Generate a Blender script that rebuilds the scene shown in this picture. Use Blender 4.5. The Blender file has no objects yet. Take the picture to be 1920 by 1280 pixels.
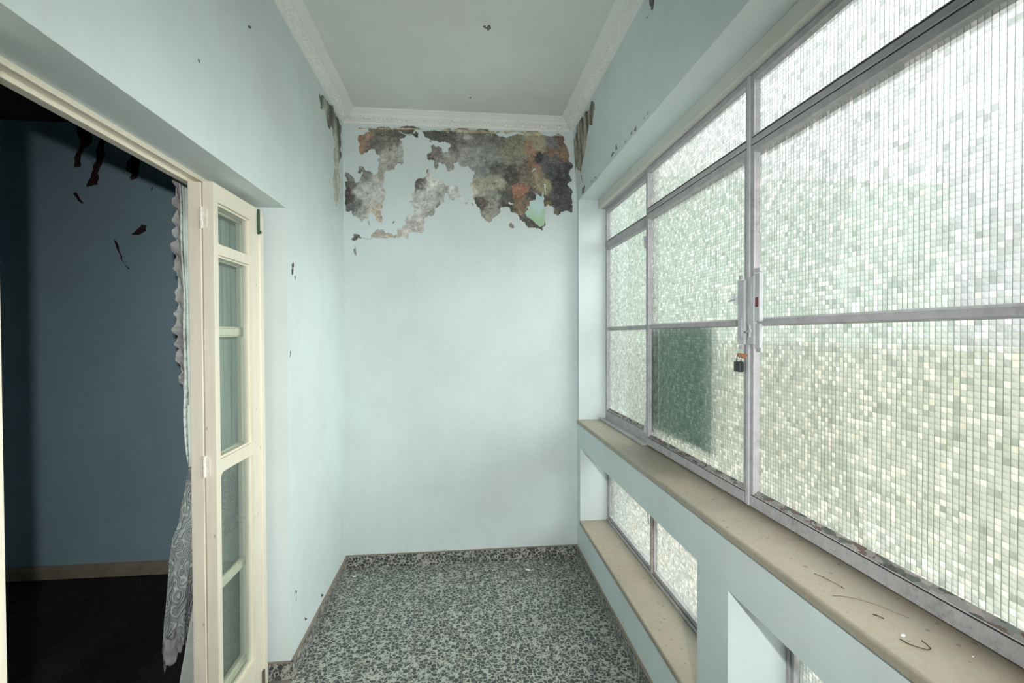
# Abandoned balcony corridor: pale blue walls, patterned-glass windows, bifold door, terrazzo floor.
import bpy, bmesh, math, random, json
import numpy as np
from mathutils import Vector, Matrix, noise as mnoise

sc = bpy.context.scene
random.seed(7); np.random.seed(7)
PI = math.pi

# ------------------------------------------------------------------ camera, world, lights, exposure
def cam_basis(yaw, pitch, roll):
    cy, sy = math.cos(yaw), math.sin(yaw)
    f = Vector((sy, cy, 0)); r = Vector((cy, -sy, 0)); u = Vector((0, 0, 1))
    cp, sp = math.cos(pitch), math.sin(pitch)
    f2 = cp*f + sp*u; u2 = -sp*f + cp*u
    cr, sr = math.cos(roll), math.sin(roll)
    return cr*r + sr*u2, -sr*r + cr*u2, f2
cam_d = bpy.data.cameras.new('camera'); cam = bpy.data.objects.new('camera', cam_d)
sc.collection.objects.link(cam)
cr_, cu_, cf_ = cam_basis(.1024, -.0140, -.0033)
M = Matrix((cr_, cu_, -cf_)).transposed().to_4x4(); M.translation = Vector((0, 0, 1.474))
cam.matrix_world = M
cam_d.sensor_width = 36; cam_d.lens = 36*899.75/1920; cam_d.clip_start = .02; cam_d.clip_end = 200
sc.camera = cam

world = bpy.data.worlds.new('overcast_sky'); sc.world = world; world.use_nodes = True
wn = world.node_tree; wn.nodes.clear()
w_out = wn.nodes.new('ShaderNodeOutputWorld'); w_bg = wn.nodes.new('ShaderNodeBackground')
w_tc = wn.nodes.new('ShaderNodeTexCoord'); w_sep = wn.nodes.new('ShaderNodeSeparateXYZ'); w_rmp = wn.nodes.new('ShaderNodeValToRGB')
wn.links.new(w_tc.outputs['Generated'], w_sep.inputs[0]); wn.links.new(w_sep.outputs['Z'], w_rmp.inputs[0])
w_rmp.color_ramp.elements[0].position = 0.0; w_rmp.color_ramp.elements[0].color = (.335, .328, .345, 1)
w_rmp.color_ramp.elements[1].position = 1.0; w_rmp.color_ramp.elements[1].color = (1, .99, 1.01, 1)
wn.links.new(w_rmp.outputs[0], w_bg.inputs['Color']); wn.links.new(w_bg.outputs[0], w_out.inputs[0])
w_bg.inputs['Strength'].default_value = 3.15   # CIE overcast: zenith three times the horizon

def lamp(name, kind, loc, energy, direction=None, **kw):
    d = bpy.data.lights.new(name, kind); d.energy = energy
    for k, v in kw.items(): setattr(d, k, v)
    o = bpy.data.objects.new(name, d); sc.collection.objects.link(o); o.location = loc
    if direction is not None: o.rotation_euler = Vector(direction).to_track_quat('-Z', 'Y').to_euler()
    return o
# the photographer's flash, a little above and behind the lens
lamp('camera_flash', 'SPOT', (0.12, -0.25, 1.53), 160, (-0.04, 1, -0.17), spot_size=math.radians(106), spot_blend=1.0, shadow_soft_size=.018, color=(1, .985, .96))
# added fill: a very broad sun lamp that brightens the left wall
lamp('wall_fill_sun', 'SUN', (6, -1, 4), 7.2, (-1, .22, -.27), angle=math.radians(60), color=(1, .985, .97))

sc.view_settings.view_transform = 'Standard'; sc.view_settings.look = 'None'
sc.view_settings.gamma = 1.0; sc.view_settings.use_curve_mapping = False
sc.view_settings.exposure = 0.0
sc.cycles.use_denoising = True
sc.cycles.max_bounces = 14; sc.cycles.diffuse_bounces = 8; sc.cycles.transmission_bounces = 8; sc.cycles.transparent_max_bounces = 16
sc.cycles.sample_clamp_indirect = 6

# ------------------------------------------------------------------ traced outlines of the paint loss (wall coordinates, metres)
TR = json.loads('''{"back":[[[-0.649,2.72],[-0.641,2.732],[-0.6,2.748],[-0.578,2.753],[-0.574,2.761],[-0.589,2.77],[-0.581,2.78],[-0.551,2.777],[-0.54,2.77],[-0.434,2.77],[-0.284,2.775],[-0.28,2.761],[-0.274,2.758],[-0.274,2.734],[-0.294,2.732],[-0.311,2.75],[-0.332,2.74],[-0.347,2.741],[-0.366,2.725],[-0.389,2.716],[-0.382,2.703],[-0.374,2.673],[-0.367,2.638],[-0.374,2.619],[-0.373,2.592],[-0.367,2.567],[-0.381,2.549],[-0.401,2.564],[-0.413,2.552],[-0.421,2.525],[-0.443,2.522],[-0.459,2.512],[-0.481,2.511],[-0.493,2.495],[-0.489,2.457],[-0.493,2.426],[-0.497,2.426],[-0.503,2.411],[-0.49,2.33],[-0.502,2.307],[-0.502,2.272],[-0.513,2.253],[-0.508,2.23],[-0.499,2.191],[-0.521,2.187],[-0.544,2.217],[-0.551,2.236],[-0.589,2.247],[-0.593,2.228],[-0.585,2.211],[-0.608,2.208],[-0.623,2.189],[-0.631,2.185],[-0.642,2.208],[-0.66,2.219],[-0.683,2.222],[-0.686,2.237],[-0.69,2.256],[-0.709,2.248],[-0.731,2.248],[-0.727,2.278],[-0.734,2.305],[-0.734,2.381],[-0.728,2.385],[-0.73,2.431],[-0.731,2.439],[-0.715,2.443],[-0.72,2.466],[-0.733,2.477],[-0.729,2.5],[-0.703,2.493],[-0.692,2.478],[-0.673,2.463],[-0.662,2.433],[-0.64,2.441],[-0.628,2.48],[-0.628,2.487],[-0.651,2.494],[-0.643,2.514],[-0.647,2.529],[-0.628,2.539],[-0.613,2.53],[-0.602,2.507],[-0.579,2.508],[-0.561,2.497],[-0.546,2.482],[-0.531,2.492],[-0.523,2.51],[-0.529,2.525],[-0.523,2.568],[-0.526,2.59],[-0.511,2.599],[-0.534,2.613],[-0.545,2.64],[-0.56,2.647],[-0.578,2.642],[-0.594,2.623],[-0.612,2.618],[-0.626,2.608],[-0.639,2.621],[-0.642,2.655],[-0.634,2.667],[-0.647,2.689],[-0.651,2.705]],[[-0.695,2.08],[-0.676,2.096],[-0.678,2.111],[-0.642,2.104],[-0.635,2.093],[-0.598,2.084],[-0.571,2.09],[-0.571,2.105],[-0.552,2.125],[-0.544,2.136],[-0.529,2.144],[-0.495,2.141],[-0.48,2.118],[-0.446,2.119],[-0.439,2.108],[-0.408,2.116],[-0.408,2.139],[-0.385,2.151],[-0.377,2.167],[-0.354,2.179],[-0.362,2.198],[-0.364,2.206],[-0.323,2.238],[-0.308,2.242],[-0.304,2.269],[-0.308,2.296],[-0.334,2.319],[-0.315,2.331],[-0.315,2.377],[-0.3,2.385],[-0.299,2.428],[-0.297,2.436],[-0.295,2.455],[-0.284,2.467],[-0.23,2.484],[-0.226,2.5],[-0.228,2.515],[-0.218,2.531],[-0.206,2.535],[-0.21,2.512],[-0.199,2.497],[-0.184,2.478],[-0.161,2.479],[-0.137,2.464],[-0.114,2.445],[-0.099,2.422],[-0.068,2.431],[-0.029,2.428],[-0.021,2.425],[-0.023,2.4],[-0.004,2.374],[0.008,2.349],[0.004,2.341],[-0.021,2.348],[-0.043,2.363],[-0.045,2.365],[-0.049,2.341],[-0.068,2.341],[-0.084,2.348],[-0.084,2.376],[-0.099,2.383],[-0.111,2.383],[-0.115,2.355],[-0.111,2.328],[-0.13,2.312],[-0.177,2.28],[-0.177,2.245],[-0.197,2.231],[-0.216,2.238],[-0.228,2.224],[-0.239,2.216],[-0.243,2.181],[-0.24,2.15],[-0.251,2.126],[-0.282,2.13],[-0.32,2.129],[-0.336,2.121],[-0.34,2.102],[-0.336,2.084],[-0.363,2.095],[-0.405,2.091],[-0.431,2.09],[-0.492,2.087],[-0.53,2.087],[-0.571,2.082],[-0.594,2.078],[-0.628,2.087],[-0.65,2.09],[-0.658,2.075],[-0.688,2.074]],[[-0.259,2.777],[-0.143,2.777],[-0.066,2.778],[-0.053,2.777],[0.212,2.773],[0.403,2.772],[0.614,2.778],[0.623,2.791],[0.667,2.775],[0.667,2.732],[0.685,2.706],[0.703,2.655],[0.698,2.629],[0.712,2.603],[0.725,2.595],[0.725,2.568],[0.711,2.559],[0.703,2.524],[0.718,2.498],[0.702,2.472],[0.689,2.463],[0.691,2.454],[0.716,2.433],[0.729,2.411],[0.716,2.38],[0.72,2.332],[0.724,2.298],[0.715,2.275],[0.698,2.284],[0.658,2.279],[0.644,2.278],[0.626,2.254],[0.6,2.264],[0.6,2.299],[0.573,2.316],[0.564,2.329],[0.538,2.311],[0.529,2.345],[0.525,2.406],[0.516,2.373],[0.481,2.392],[0.483,2.379],[0.478,2.353],[0.437,2.343],[0.437,2.313],[0.421,2.308],[0.428,2.286],[0.41,2.264],[0.423,2.239],[0.485,2.196],[0.502,2.179],[0.529,2.184],[0.533,2.215],[0.529,2.223],[0.54,2.215],[0.544,2.198],[0.526,2.176],[0.52,2.154],[0.493,2.171],[0.432,2.169],[0.41,2.199],[0.375,2.225],[0.362,2.255],[0.331,2.267],[0.31,2.292],[0.284,2.305],[0.249,2.299],[0.247,2.265],[0.218,2.243],[0.197,2.225],[0.192,2.208],[0.154,2.207],[0.132,2.232],[0.115,2.262],[0.115,2.292],[0.094,2.304],[0.085,2.334],[0.068,2.376],[0.064,2.406],[0.052,2.436],[0.047,2.436],[0.069,2.483],[0.082,2.522],[0.044,2.555],[0.009,2.55],[-0.016,2.57],[-0.029,2.585],[-0.054,2.573],[-0.051,2.568],[-0.056,2.529],[-0.091,2.52],[-0.098,2.551],[-0.114,2.569],[-0.152,2.572],[-0.152,2.541],[-0.168,2.509],[-0.179,2.556],[-0.179,2.591],[-0.218,2.593],[-0.214,2.632],[-0.194,2.644],[-0.194,2.683],[-0.186,2.689],[-0.167,2.676],[-0.136,2.674],[-0.125,2.662],[-0.121,2.639],[-0.09,2.648],[-0.086,2.66],[-0.074,2.676],[-0.074,2.695],[-0.09,2.703],[-0.124,2.709],[-0.144,2.702],[-0.179,2.715],[-0.221,2.729],[-0.232,2.732],[-0.244,2.755]],[[-0.656,2.781],[-0.581,2.785],[-0.487,2.786],[-0.4,2.788],[-0.266,2.79],[-0.105,2.793],[-0.021,2.79],[0.1,2.796],[0.177,2.791],[0.221,2.784],[0.281,2.795],[0.377,2.792],[0.508,2.793],[0.623,2.793],[0.658,2.775],[0.623,2.778],[0.403,2.772],[0.29,2.773],[0.117,2.775],[-0.053,2.775],[-0.027,2.782],[-0.182,2.779],[-0.263,2.78],[-0.282,2.78],[-0.434,2.775],[-0.54,2.774],[-0.589,2.779],[-0.637,2.777]],[[0.013,2.328],[0.038,2.326],[0.025,2.305]],[[0.06,2.326],[0.074,2.308],[0.064,2.31]],[[0.32,2.206],[0.333,2.189],[0.338,2.172],[0.322,2.165],[0.303,2.184]],[[-0.44,2.181],[-0.427,2.197],[-0.419,2.195],[-0.434,2.175]],[[-0.408,2.151],[-0.395,2.157],[-0.404,2.137]],[[-0.595,2.197],[-0.585,2.201],[-0.58,2.167],[-0.588,2.168]],[[-0.209,2.716],[-0.194,2.71],[-0.192,2.703],[-0.202,2.704]],[[-0.671,2.039],[-0.665,2.015],[-0.662,1.973],[-0.669,1.976],[-0.68,2.0]]],"flap":[[0.525,2.41],[0.516,2.373],[0.481,2.392],[0.454,2.413],[0.481,2.387],[0.478,2.353],[0.437,2.343],[0.437,2.313],[0.421,2.308],[0.428,2.286],[0.41,2.264],[0.423,2.239],[0.485,2.196],[0.502,2.179],[0.529,2.184],[0.537,2.215],[0.533,2.232],[0.539,2.28],[0.529,2.345]],"left":[[[2.603,2.726],[2.635,2.672],[2.724,2.693],[2.779,2.633],[2.868,2.66],[2.877,2.626],[2.929,2.597],[2.895,2.539],[2.891,2.416],[2.918,2.257],[2.96,2.223],[2.972,2.266],[3.043,2.356],[3.093,2.442],[3.035,2.458],[3.012,2.462],[3.05,2.551],[3.098,2.586],[3.052,2.616],[3.066,2.697],[3.1,2.782],[2.967,2.776],[2.764,2.769],[2.699,2.769],[2.654,2.741],[2.629,2.739]],[[2.8,2.385],[2.818,2.343],[2.798,2.329],[2.789,2.344]],[[2.816,2.288],[2.842,2.291],[2.835,2.251],[2.809,2.241]],[[2.184,1.787],[2.208,1.794],[2.204,1.758],[2.192,1.738],[2.18,1.746]],[[2.218,1.739],[2.23,1.736],[2.227,1.717]],[[2.15,1.412],[2.161,1.405],[2.149,1.379]],[[2.569,0.127],[2.613,0.097],[2.585,0.104]],[[2.311,0.16],[2.349,0.13],[2.321,0.136]],[[2.189,0.352],[2.209,0.337],[2.193,0.294]],[[1.779,2.56],[1.796,2.565],[1.792,2.555],[1.774,2.548]],[[1.449,2.257],[1.457,2.256],[1.46,2.25],[1.452,2.248]]],"right":[[[2.626,2.767],[2.597,2.744],[2.621,2.709],[2.652,2.649],[2.717,2.677],[2.747,2.666],[2.782,2.637],[2.818,2.607],[2.857,2.563],[2.901,2.549],[2.951,2.515],[2.978,2.493],[2.94,2.429],[2.954,2.418],[2.985,2.464],[3.005,2.513],[3.072,2.562],[3.121,2.552],[3.149,2.583],[3.15,2.671],[3.137,2.765],[3.021,2.761],[3.023,2.798],[2.846,2.778],[2.75,2.773],[2.692,2.784]],[[2.31,2.376],[2.28,2.401],[2.273,2.37]],[[2.372,2.366],[2.341,2.384],[2.307,2.371]],[[2.056,2.364],[2.026,2.383],[2.02,2.359]],[[2.093,2.366],[2.07,2.377],[2.071,2.362]],[[2.994,2.357],[2.971,2.392],[2.889,2.387],[2.888,2.367],[2.949,2.351]],[[2.783,2.367],[2.754,2.389],[2.745,2.357]],[[2.706,2.362],[2.662,2.366],[2.648,2.353]],[[2.172,2.362],[2.159,2.369],[2.156,2.356]],[[1.944,2.365],[1.92,2.371],[1.926,2.362]],[[1.899,2.365],[1.89,2.378],[1.888,2.367]],[[1.812,2.779],[1.766,2.747],[1.785,2.714],[1.799,2.719],[1.815,2.745]],[[1.832,2.727],[1.829,2.724],[1.842,2.717],[1.851,2.724]]],"inner":[[[-2.317,2.751],[-2.227,2.755],[-2.232,2.649],[-2.271,2.618],[-2.285,2.587],[-2.3,2.534],[-2.299,2.496],[-2.335,2.494],[-2.334,2.555],[-2.313,2.594],[-2.298,2.624]],[[-2.193,2.689],[-2.164,2.69],[-2.159,2.576],[-2.17,2.553],[-2.188,2.5],[-2.203,2.469],[-2.193,2.439],[-2.207,2.393],[-2.239,2.385],[-2.267,2.378],[-2.267,2.392],[-2.242,2.438],[-2.223,2.521],[-2.208,2.575]],[[-2.04,2.52],[-2.01,2.582],[-1.968,2.583],[-1.969,2.476],[-1.977,2.446],[-2.013,2.422],[-2.023,2.444],[-2.008,2.467],[-2.04,2.482]],[[-2.341,2.34],[-2.323,2.345],[-2.286,2.285],[-2.29,2.274],[-2.314,2.292]],[[-2.017,2.097],[-1.981,2.132],[-1.959,2.16],[-1.927,2.156],[-1.931,2.118],[-1.96,2.102]],[[-2.113,2.073],[-2.089,2.024],[-2.072,1.963],[-2.03,1.887],[-2.038,1.883],[-2.072,1.932],[-2.09,1.985],[-2.11,2.038]],[[-1.903,2.368],[-1.895,2.391],[-1.89,2.387],[-1.895,2.372]],[[-2.257,2.558],[-2.226,2.525],[-2.23,2.521]]],"ceil":[[[0.096,2.187],[0.102,2.179],[0.108,2.177],[0.111,2.187],[0.114,2.19],[0.122,2.171],[0.131,2.178],[0.136,2.197],[0.121,2.217],[0.114,2.199],[0.109,2.2]],[[0.045,2.839],[0.058,2.837],[0.052,2.857]]]}''')
BLOBS = json.loads('''[[-0.62,2.702,0.041,165,120,80],[-0.554,2.678,0.041,95,90,90],[-0.472,2.708,0.055,120,115,95],[-0.405,2.751,0.041,95,85,80],[-0.339,2.763,0.041,80,76,74],[-0.306,2.748,0.028,80,76,74],[-0.473,2.58,0.062,150,150,135],[-0.406,2.633,0.041,165,165,155],[-0.44,2.548,0.055,130,128,120],[-0.713,2.406,0.028,80,78,76],[-0.704,2.339,0.028,80,76,74],[-0.621,2.475,0.041,110,110,108],[-0.589,2.376,0.062,168,168,163],[-0.688,2.273,0.028,95,95,102],[-0.557,2.259,0.035,180,165,140],[-0.623,2.234,0.035,150,150,145],[-0.649,2.301,0.028,110,110,105],[-0.264,2.435,0.035,90,82,80],[-0.19,2.42,0.041,190,190,182],[-0.15,2.388,0.035,140,138,132],[-0.224,2.335,0.062,168,168,160],[-0.191,2.251,0.041,150,150,140],[-0.293,2.164,0.048,172,170,162],[-0.509,2.109,0.069,165,155,135],[-0.673,2.083,0.021,85,80,76],[-0.021,2.408,0.035,175,178,175],[-0.121,2.762,0.048,82,82,78],[-0.071,2.689,0.035,88,84,78],[-0.195,2.759,0.035,90,88,84],[-0.088,2.593,0.041,140,135,128],[-0.172,2.641,0.028,105,98,90],[0.049,2.728,0.055,108,106,98],[0.035,2.741,0.017,175,175,168],[0.048,2.632,0.055,135,135,128],[0.22,2.775,0.055,105,106,95],[0.324,2.676,0.062,125,122,95],[0.168,2.619,0.048,118,122,120],[0.436,2.69,0.028,155,112,70],[0.506,2.745,0.041,145,136,98],[0.577,2.748,0.035,105,105,106],[0.658,2.775,0.035,110,82,64],[0.676,2.654,0.028,130,96,62],[0.587,2.672,0.021,125,90,65],[0.499,2.62,0.021,60,62,66],[0.587,2.574,0.048,82,84,87],[0.676,2.515,0.048,72,72,76],[0.457,2.57,0.031,145,95,58],[0.492,2.526,0.028,150,125,85],[0.411,2.541,0.041,108,98,78],[0.317,2.521,0.035,78,76,68],[0.22,2.542,0.035,95,95,85],[0.202,2.466,0.041,155,150,118],[0.133,2.532,0.035,122,124,120],[0.116,2.429,0.035,150,145,120],[0.075,2.411,0.021,185,180,155],[0.202,2.346,0.041,138,138,122],[0.133,2.327,0.024,85,76,65],[0.271,2.358,0.038,82,80,76],[0.376,2.402,0.028,165,95,48],[0.41,2.316,0.041,130,105,70],[0.446,2.376,0.021,75,75,74],[0.64,2.367,0.052,78,78,80],[0.551,2.441,0.028,145,138,92],[0.569,2.32,0.024,110,95,60],[0.184,2.242,0.041,140,135,120],[0.41,2.212,0.035,92,88,86],[0.48,2.179,0.035,85,80,76],[0.611,2.269,0.021,90,85,65]]''')

# ------------------------------------------------------------------ measures
XL, XR, YB, ZC = -.740, .752, 3.114, 2.865
YBI = 3.174           # inner room far wall
YF = -2.4             # wall behind the camera
XLI = -.933           # inner side of the left wall
DJ0, DJ1, DZ = .50, 2.127, 2.013   # door opening in the left wall
CT = 2.80             # cornice lower edge

# ------------------------------------------------------------------ materials
def srgb(r, g, b):
    f = lambda c: (c/255/12.92) if c/255 <= .04045 else ((c/255+.055)/1.055)**2.4
    return (f(r), f(g), f(b), 1)
class NT:
    def __init__(s, name):
        s.m = bpy.data.materials.new(name); s.m.use_nodes = True
        s.t = s.m.node_tree; s.t.nodes.clear()
        s.out = s.n('ShaderNodeOutputMaterial')
    def n(s, t, **kw):
        nd = s.t.nodes.new(t)
        for k, v in kw.items(): setattr(nd, k, v)
        return nd
    def l(s, a, b): s.t.links.new(a, b)
    def val(s, sock, v):
        if hasattr(v, 'is_linked') or hasattr(v, 'links'): s.l(v, sock)
        else: sock.default_value = v
    def math(s, op, a, b=None, clamp=False):
        nd = s.n('ShaderNodeMath', operation=op, use_clamp=clamp); s.val(nd.inputs[0], a)
        if b is not None: s.val(nd.inputs[1], b)
        return nd.outputs[0]
    def mix(s, f, a, b, blend='MIX'):
        nd = s.n('ShaderNodeMix', data_type='RGBA', blend_type=blend)
        s.val(nd.inputs[0], f); s.val(nd.inputs[6], a); s.val(nd.inputs[7], b); return nd.outputs[2]
    def pos(s): return s.n('ShaderNodeNewGeometry').outputs['Position']
    def mapping(s, v, scale=(1, 1, 1), loc=(0, 0, 0)):
        nd = s.n('ShaderNodeMapping'); s.l(v, nd.inputs[0]); nd.inputs['Scale'].default_value = scale; nd.inputs['Location'].default_value = loc
        return nd.outputs[0]
    def noise(s, v, scale, detail=4, rough=.55, dist=0):
        nd = s.n('ShaderNodeTexNoise'); s.l(v, nd.inputs['Vector']); nd.inputs['Scale'].default_value = scale
        nd.inputs['Detail'].default_value = detail; nd.inputs['Roughness'].default_value = rough; nd.inputs['Distortion'].default_value = dist
        return nd.outputs['Fac']
    def ramp(s, f, p0, p1, c0=(0, 0, 0, 1), c1=(1, 1, 1, 1)):
        nd = s.n('ShaderNodeValToRGB'); s.l(f, nd.inputs[0]); e = nd.color_ramp.elements
        e[0].position = p0; e[0].color = c0; e[1].position = p1; e[1].color = c1; return nd.outputs[0]
    def bump(s, h, strength=.3, dist=.002):
        nd = s.n('ShaderNodeBump'); s.l(h, nd.inputs['Height']); nd.inputs['Strength'].default_value = strength; nd.inputs['Distance'].default_value = dist
        return nd.outputs[0]
    def bsdf(s, col, rough=.6, spec=.3, bump=None, metal=0):
        nd = s.n('ShaderNodeBsdfPrincipled'); s.val(nd.inputs['Base Color'], col); s.val(nd.inputs['Roughness'], rough)
        nd.inputs['Specular IOR Level'].default_value = spec; nd.inputs['Metallic'].default_value = metal
        if bump is not None: s.l(bump, nd.inputs['Normal'])
        s.l(nd.outputs[0], s.out.inputs[0]); return nd

def paint_mat(name, col, dirt=(.80, .80, .74), amount=1.0, rough=.55):
    t = NT(name); p = t.pos()
    big = t.noise(p, 1.3, 5, .6); mid = t.noise(p, 7, 5, .6); streak = t.noise(t.mapping(p, (9, 9, .8)), 1.5, 5, .6)
    c = t.mix(t.ramp(big, .35, .7), tuple(x*v_ for x, v_ in zip(col[:3], (.93, .91, .89)))+(1,), tuple(min(1, x*1.05) for x in col[:3])+(1,))
    c = t.mix(t.math('MULTIPLY', t.ramp(streak, .5, .78), .16*amount), c, (*dirt, 1), 'MULTIPLY')
    sm = t.math('MULTIPLY', t.ramp(mid, .55, .75), .14*amount)
    c = t.mix(sm, c, (*dirt, 1), 'MULTIPLY')
    # scattered scuffs
    v = t.n('ShaderNodeTexVoronoi'); t.l(t.mapping(p, (1, 1, .35)), v.inputs['Vector']); v.inputs['Scale'].default_value = 5.5
    sc_ = t.math('MULTIPLY', t.math('LESS_THAN', t.math('ADD', v.outputs['Distance'], t.math('MULTIPLY', t.noise(p, 60, 3), .1)), .062), .30*amount)
    c = t.mix(sc_, c, (.35, .40, .38, 1))
    b = t.bump(t.math('ADD', t.math('MULTIPLY', t.noise(p, 4, 3), 2.0), t.math('MULTIPLY', t.noise(t.mapping(p, (30, 30, 14)), 3, 3), .10)), .45, .006)
    t.bsdf(c, rough, .35, b); return t.m
M_wall = paint_mat('pale_blue_wall_paint', (.645, .735, .755, 1))
M_wallR = M_wall
M_inner = paint_mat('dull_blue_room_paint', (.40, .595, .70, 1), rough=.6)
M_ceil = paint_mat('grey_white_ceiling_paint', (.71, .735, .715, 1), amount=.4)
M_corn = paint_mat('plaster_cornice_paint', (.81, .825, .805, 1), amount=.6)
M_strip = paint_mat('grey_head_plaster', (.60, .61, .57, 1), amount=.6)
M_flap = None

def plaster_mat():
    t = NT('exposed_damp_plaster'); p = t.pos()
    a = t.n('ShaderNodeAttribute', attribute_name='stain').outputs['Color']
    n1 = t.noise(p, 38, 8, .72); n2 = t.noise(p, 160, 5, .7); n3 = t.noise(p, 14, 6, .7, .6)
    k = t.math('ADD', t.math('MULTIPLY', n1, 2.0), t.math('MULTIPLY', n3, 1.5))
    k = t.math('MAXIMUM', t.math('ADD', k, -.72), .25)
    kc = t.n('ShaderNodeCombineColor'); [t.l(k, kc.inputs[i]) for i in range(3)]
    c = t.mix(1.0, a, kc.outputs[0], 'MULTIPLY')
    salt = t.math('MULTIPLY', t.math('GREATER_THAN', t.math('ADD', n2, t.math('MULTIPLY', n1, .35)), .80), .65)
    c = t.mix(salt, c, (.62, .62, .57, 1))
    dark = t.math('MULTIPLY', t.math('LESS_THAN', t.math('ADD', t.noise(p, 90, 6, .75), t.math('MULTIPLY', n3, .3)), .56), .55)
    c = t.mix(dark, c, (.07, .065, .06, 1))
    t.bsdf(c, .9, .15, t.bump(t.math('ADD', n1, n2), .8, .003)); return t.m
M_plaster = plaster_mat()

def simple(name, col, rough=.5, spec=.3, metal=0, var=.12, scale=30, bumpd=.0008):
    t = NT(name); p = t.pos(); n = t.noise(p, scale, 5, .65)
    c = t.mix(t.ramp(n, .3, .7), tuple(x*(1-var) for x in col[:3])+(1,), tuple(min(1, x*(1+var)) for x in col[:3])+(1,))
    t.bsdf(c, rough, spec, t.bump(n, .4, bumpd), metal); return t.m
M_flap = None
def flap_mat():
    t = NT('hanging_paint_skin'); p = t.pos()
    s = t.n('ShaderNodeSeparateXYZ'); t.l(p, s.inputs[0])
    f = t.math('MULTIPLY', t.ramp(t.math('ADD', s.outputs['Z'], t.math('MULTIPLY', t.noise(p, 20, 4), .12)), .0, 1.0), 1)
    g = t.n('ShaderNodeMapRange'); t.l(t.math('ADD', s.outputs['Z'], t.math('MULTIPLY', t.noise(p, 25, 4), .12)), g.inputs[0])
    g.inputs[1].default_value = 2.37; g.inputs[2].default_value = 2.27
    c = t.mix(g.outputs[0], (.55, .72, .73, 1), (.38, .58, .38, 1)); t.bsdf(c, .5, .3); return t.m
M_flap = flap_mat()
M_mark = simple('bare_render_brown', (.10, .085, .075, 1), .9, .1, var=.4, scale=90)
M_markg = simple('bare_render_grey', (.16, .16, .15, 1), .9, .1, var=.4, scale=90)

def cream_mat():
    t = NT('yellowed_cream_gloss_paint'); p = t.pos()
    g = t.noise(t.mapping(p, (60, 60, 2.2)), 1.6, 5, .6); n = t.noise(p, 5, 4, .6)
    c = t.mix(t.ramp(g, .3, .75), (.78, .73, .60, 1), (.70, .66, .56, 1))
    c = t.mix(t.math('MULTIPLY', t.ramp(n, .5, .8), .4), c, (.66, .60, .52, 1))
    sp = t.n('ShaderNodeTexVoronoi'); t.l(t.mapping(p, (1, 1, .5)), sp.inputs['Vector']); sp.inputs['Scale'].default_value = 16
    c = t.mix(t.math('MULTIPLY', t.math('LESS_THAN', sp.outputs['Distance'], .05), .5), c, (.25, .2, .15, 1))
    t.bsdf(c, .38, .45, t.bump(g, .35, .0008)); return t.m
M_cream = cream_mat()

def greymetal(name, base, rust=.30, grime=.5):
    t = NT(name); p = t.pos()
    n1 = t.noise(p, 22, 8, .7); n2 = t.noise(p, 75, 6, .7); n3 = t.noise(t.mapping(p, (1, 1, 1)), 6, 5, .65)
    c = t.mix(t.ramp(n1, .35, .7), tuple(x*.86 for x in base[:3])+(1,), tuple(min(1, x*1.12) for x in base[:3])+(1,))
    gr = t.math('MULTIPLY', t.ramp(t.math('ADD', t.math('MULTIPLY', n2, .5), t.math('MULTIPLY', n3, .5)), .52, .66), grime)
    c = t.mix(gr, c, (.12, .125, .115, 1))
    rs = t.math('MULTIPLY', t.ramp(t.math('ADD', t.math('MULTIPLY', n1, .6), t.math('MULTIPLY', n2, .4)), .60, .68), rust)
    c = t.mix(rs, c, (.20, .10, .06, 1))
    t.bsdf(c, .6, .3, t.bump(t.math('ADD', n1, n2), .5, .0012)); return t.m
M_steel = greymetal('weathered_grey_window_paint', (.45, .445, .465, 1), .3, .5)
def putty_mat():
    t = NT('crumbling_putty'); p = t.pos()
    v = t.n('ShaderNodeTexVoronoi', feature='F1'); dv = t.n('ShaderNodeVectorMath', operation='ADD'); t.l(t.mapping(p, (2.2, .8, 2.2)), dv.inputs[0])
    nz = t.n('ShaderNodeTexNoise'); t.l(p, nz.inputs['Vector']); nz.inputs['Scale'].default_value = 60; nz.inputs['Detail'].default_value = 4
    sc2 = t.n('ShaderNodeVectorMath', operation='SCALE'); t.l(nz.outputs['Color'], sc2.inputs[0]); sc2.inputs['Scale'].default_value = .03; t.l(sc2.outputs[0], dv.inputs[1])
    t.l(dv.outputs[0], v.inputs['Vector']); v.inputs['Scale'].default_value = 46
    s_ = t.n('ShaderNodeSeparateColor'); t.l(v.outputs['Color'], s_.inputs[0])
    rp = t.n('ShaderNodeValToRGB'); t.l(s_.outputs[0], rp.inputs[0]); cr = rp.color_ramp; cr.interpolation = 'CONSTANT'
    cols = [(0, (.33, .31, .30)), (.30, (.10, .12, .105)), (.48, (.24, .25, .24)), (.66, (.15, .085, .07)), (.76, (.055, .06, .055)), (.88, (.42, .39, .37))]
    cr.elements[0].position = 0; cr.elements[0].color = (*cols[0][1], 1); cr.elements[1].position = cols[1][0]; cr.elements[1].color = (*cols[1][1], 1)
    for ps, cc in cols[2:]: e = cr.elements.new(ps); e.color = (*cc, 1)
    n = t.noise(p, 150, 5, .7); c = t.mix(t.ramp(n, .3, .7), rp.outputs[0], t.mix(.5, rp.outputs[0], (.30, .30, .29, 1)))
    t.bsdf(c, .85, .15, t.bump(t.math('ADD', s_.outputs[0], n), .8, .003)); return t.m
M_putty = putty_mat()
M_seam = simple('dark_gap_fill', (.05, .045, .045, 1), .9, .1)  # plain near-black for seam strips, the sash gap bar and the parquet base

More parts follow.
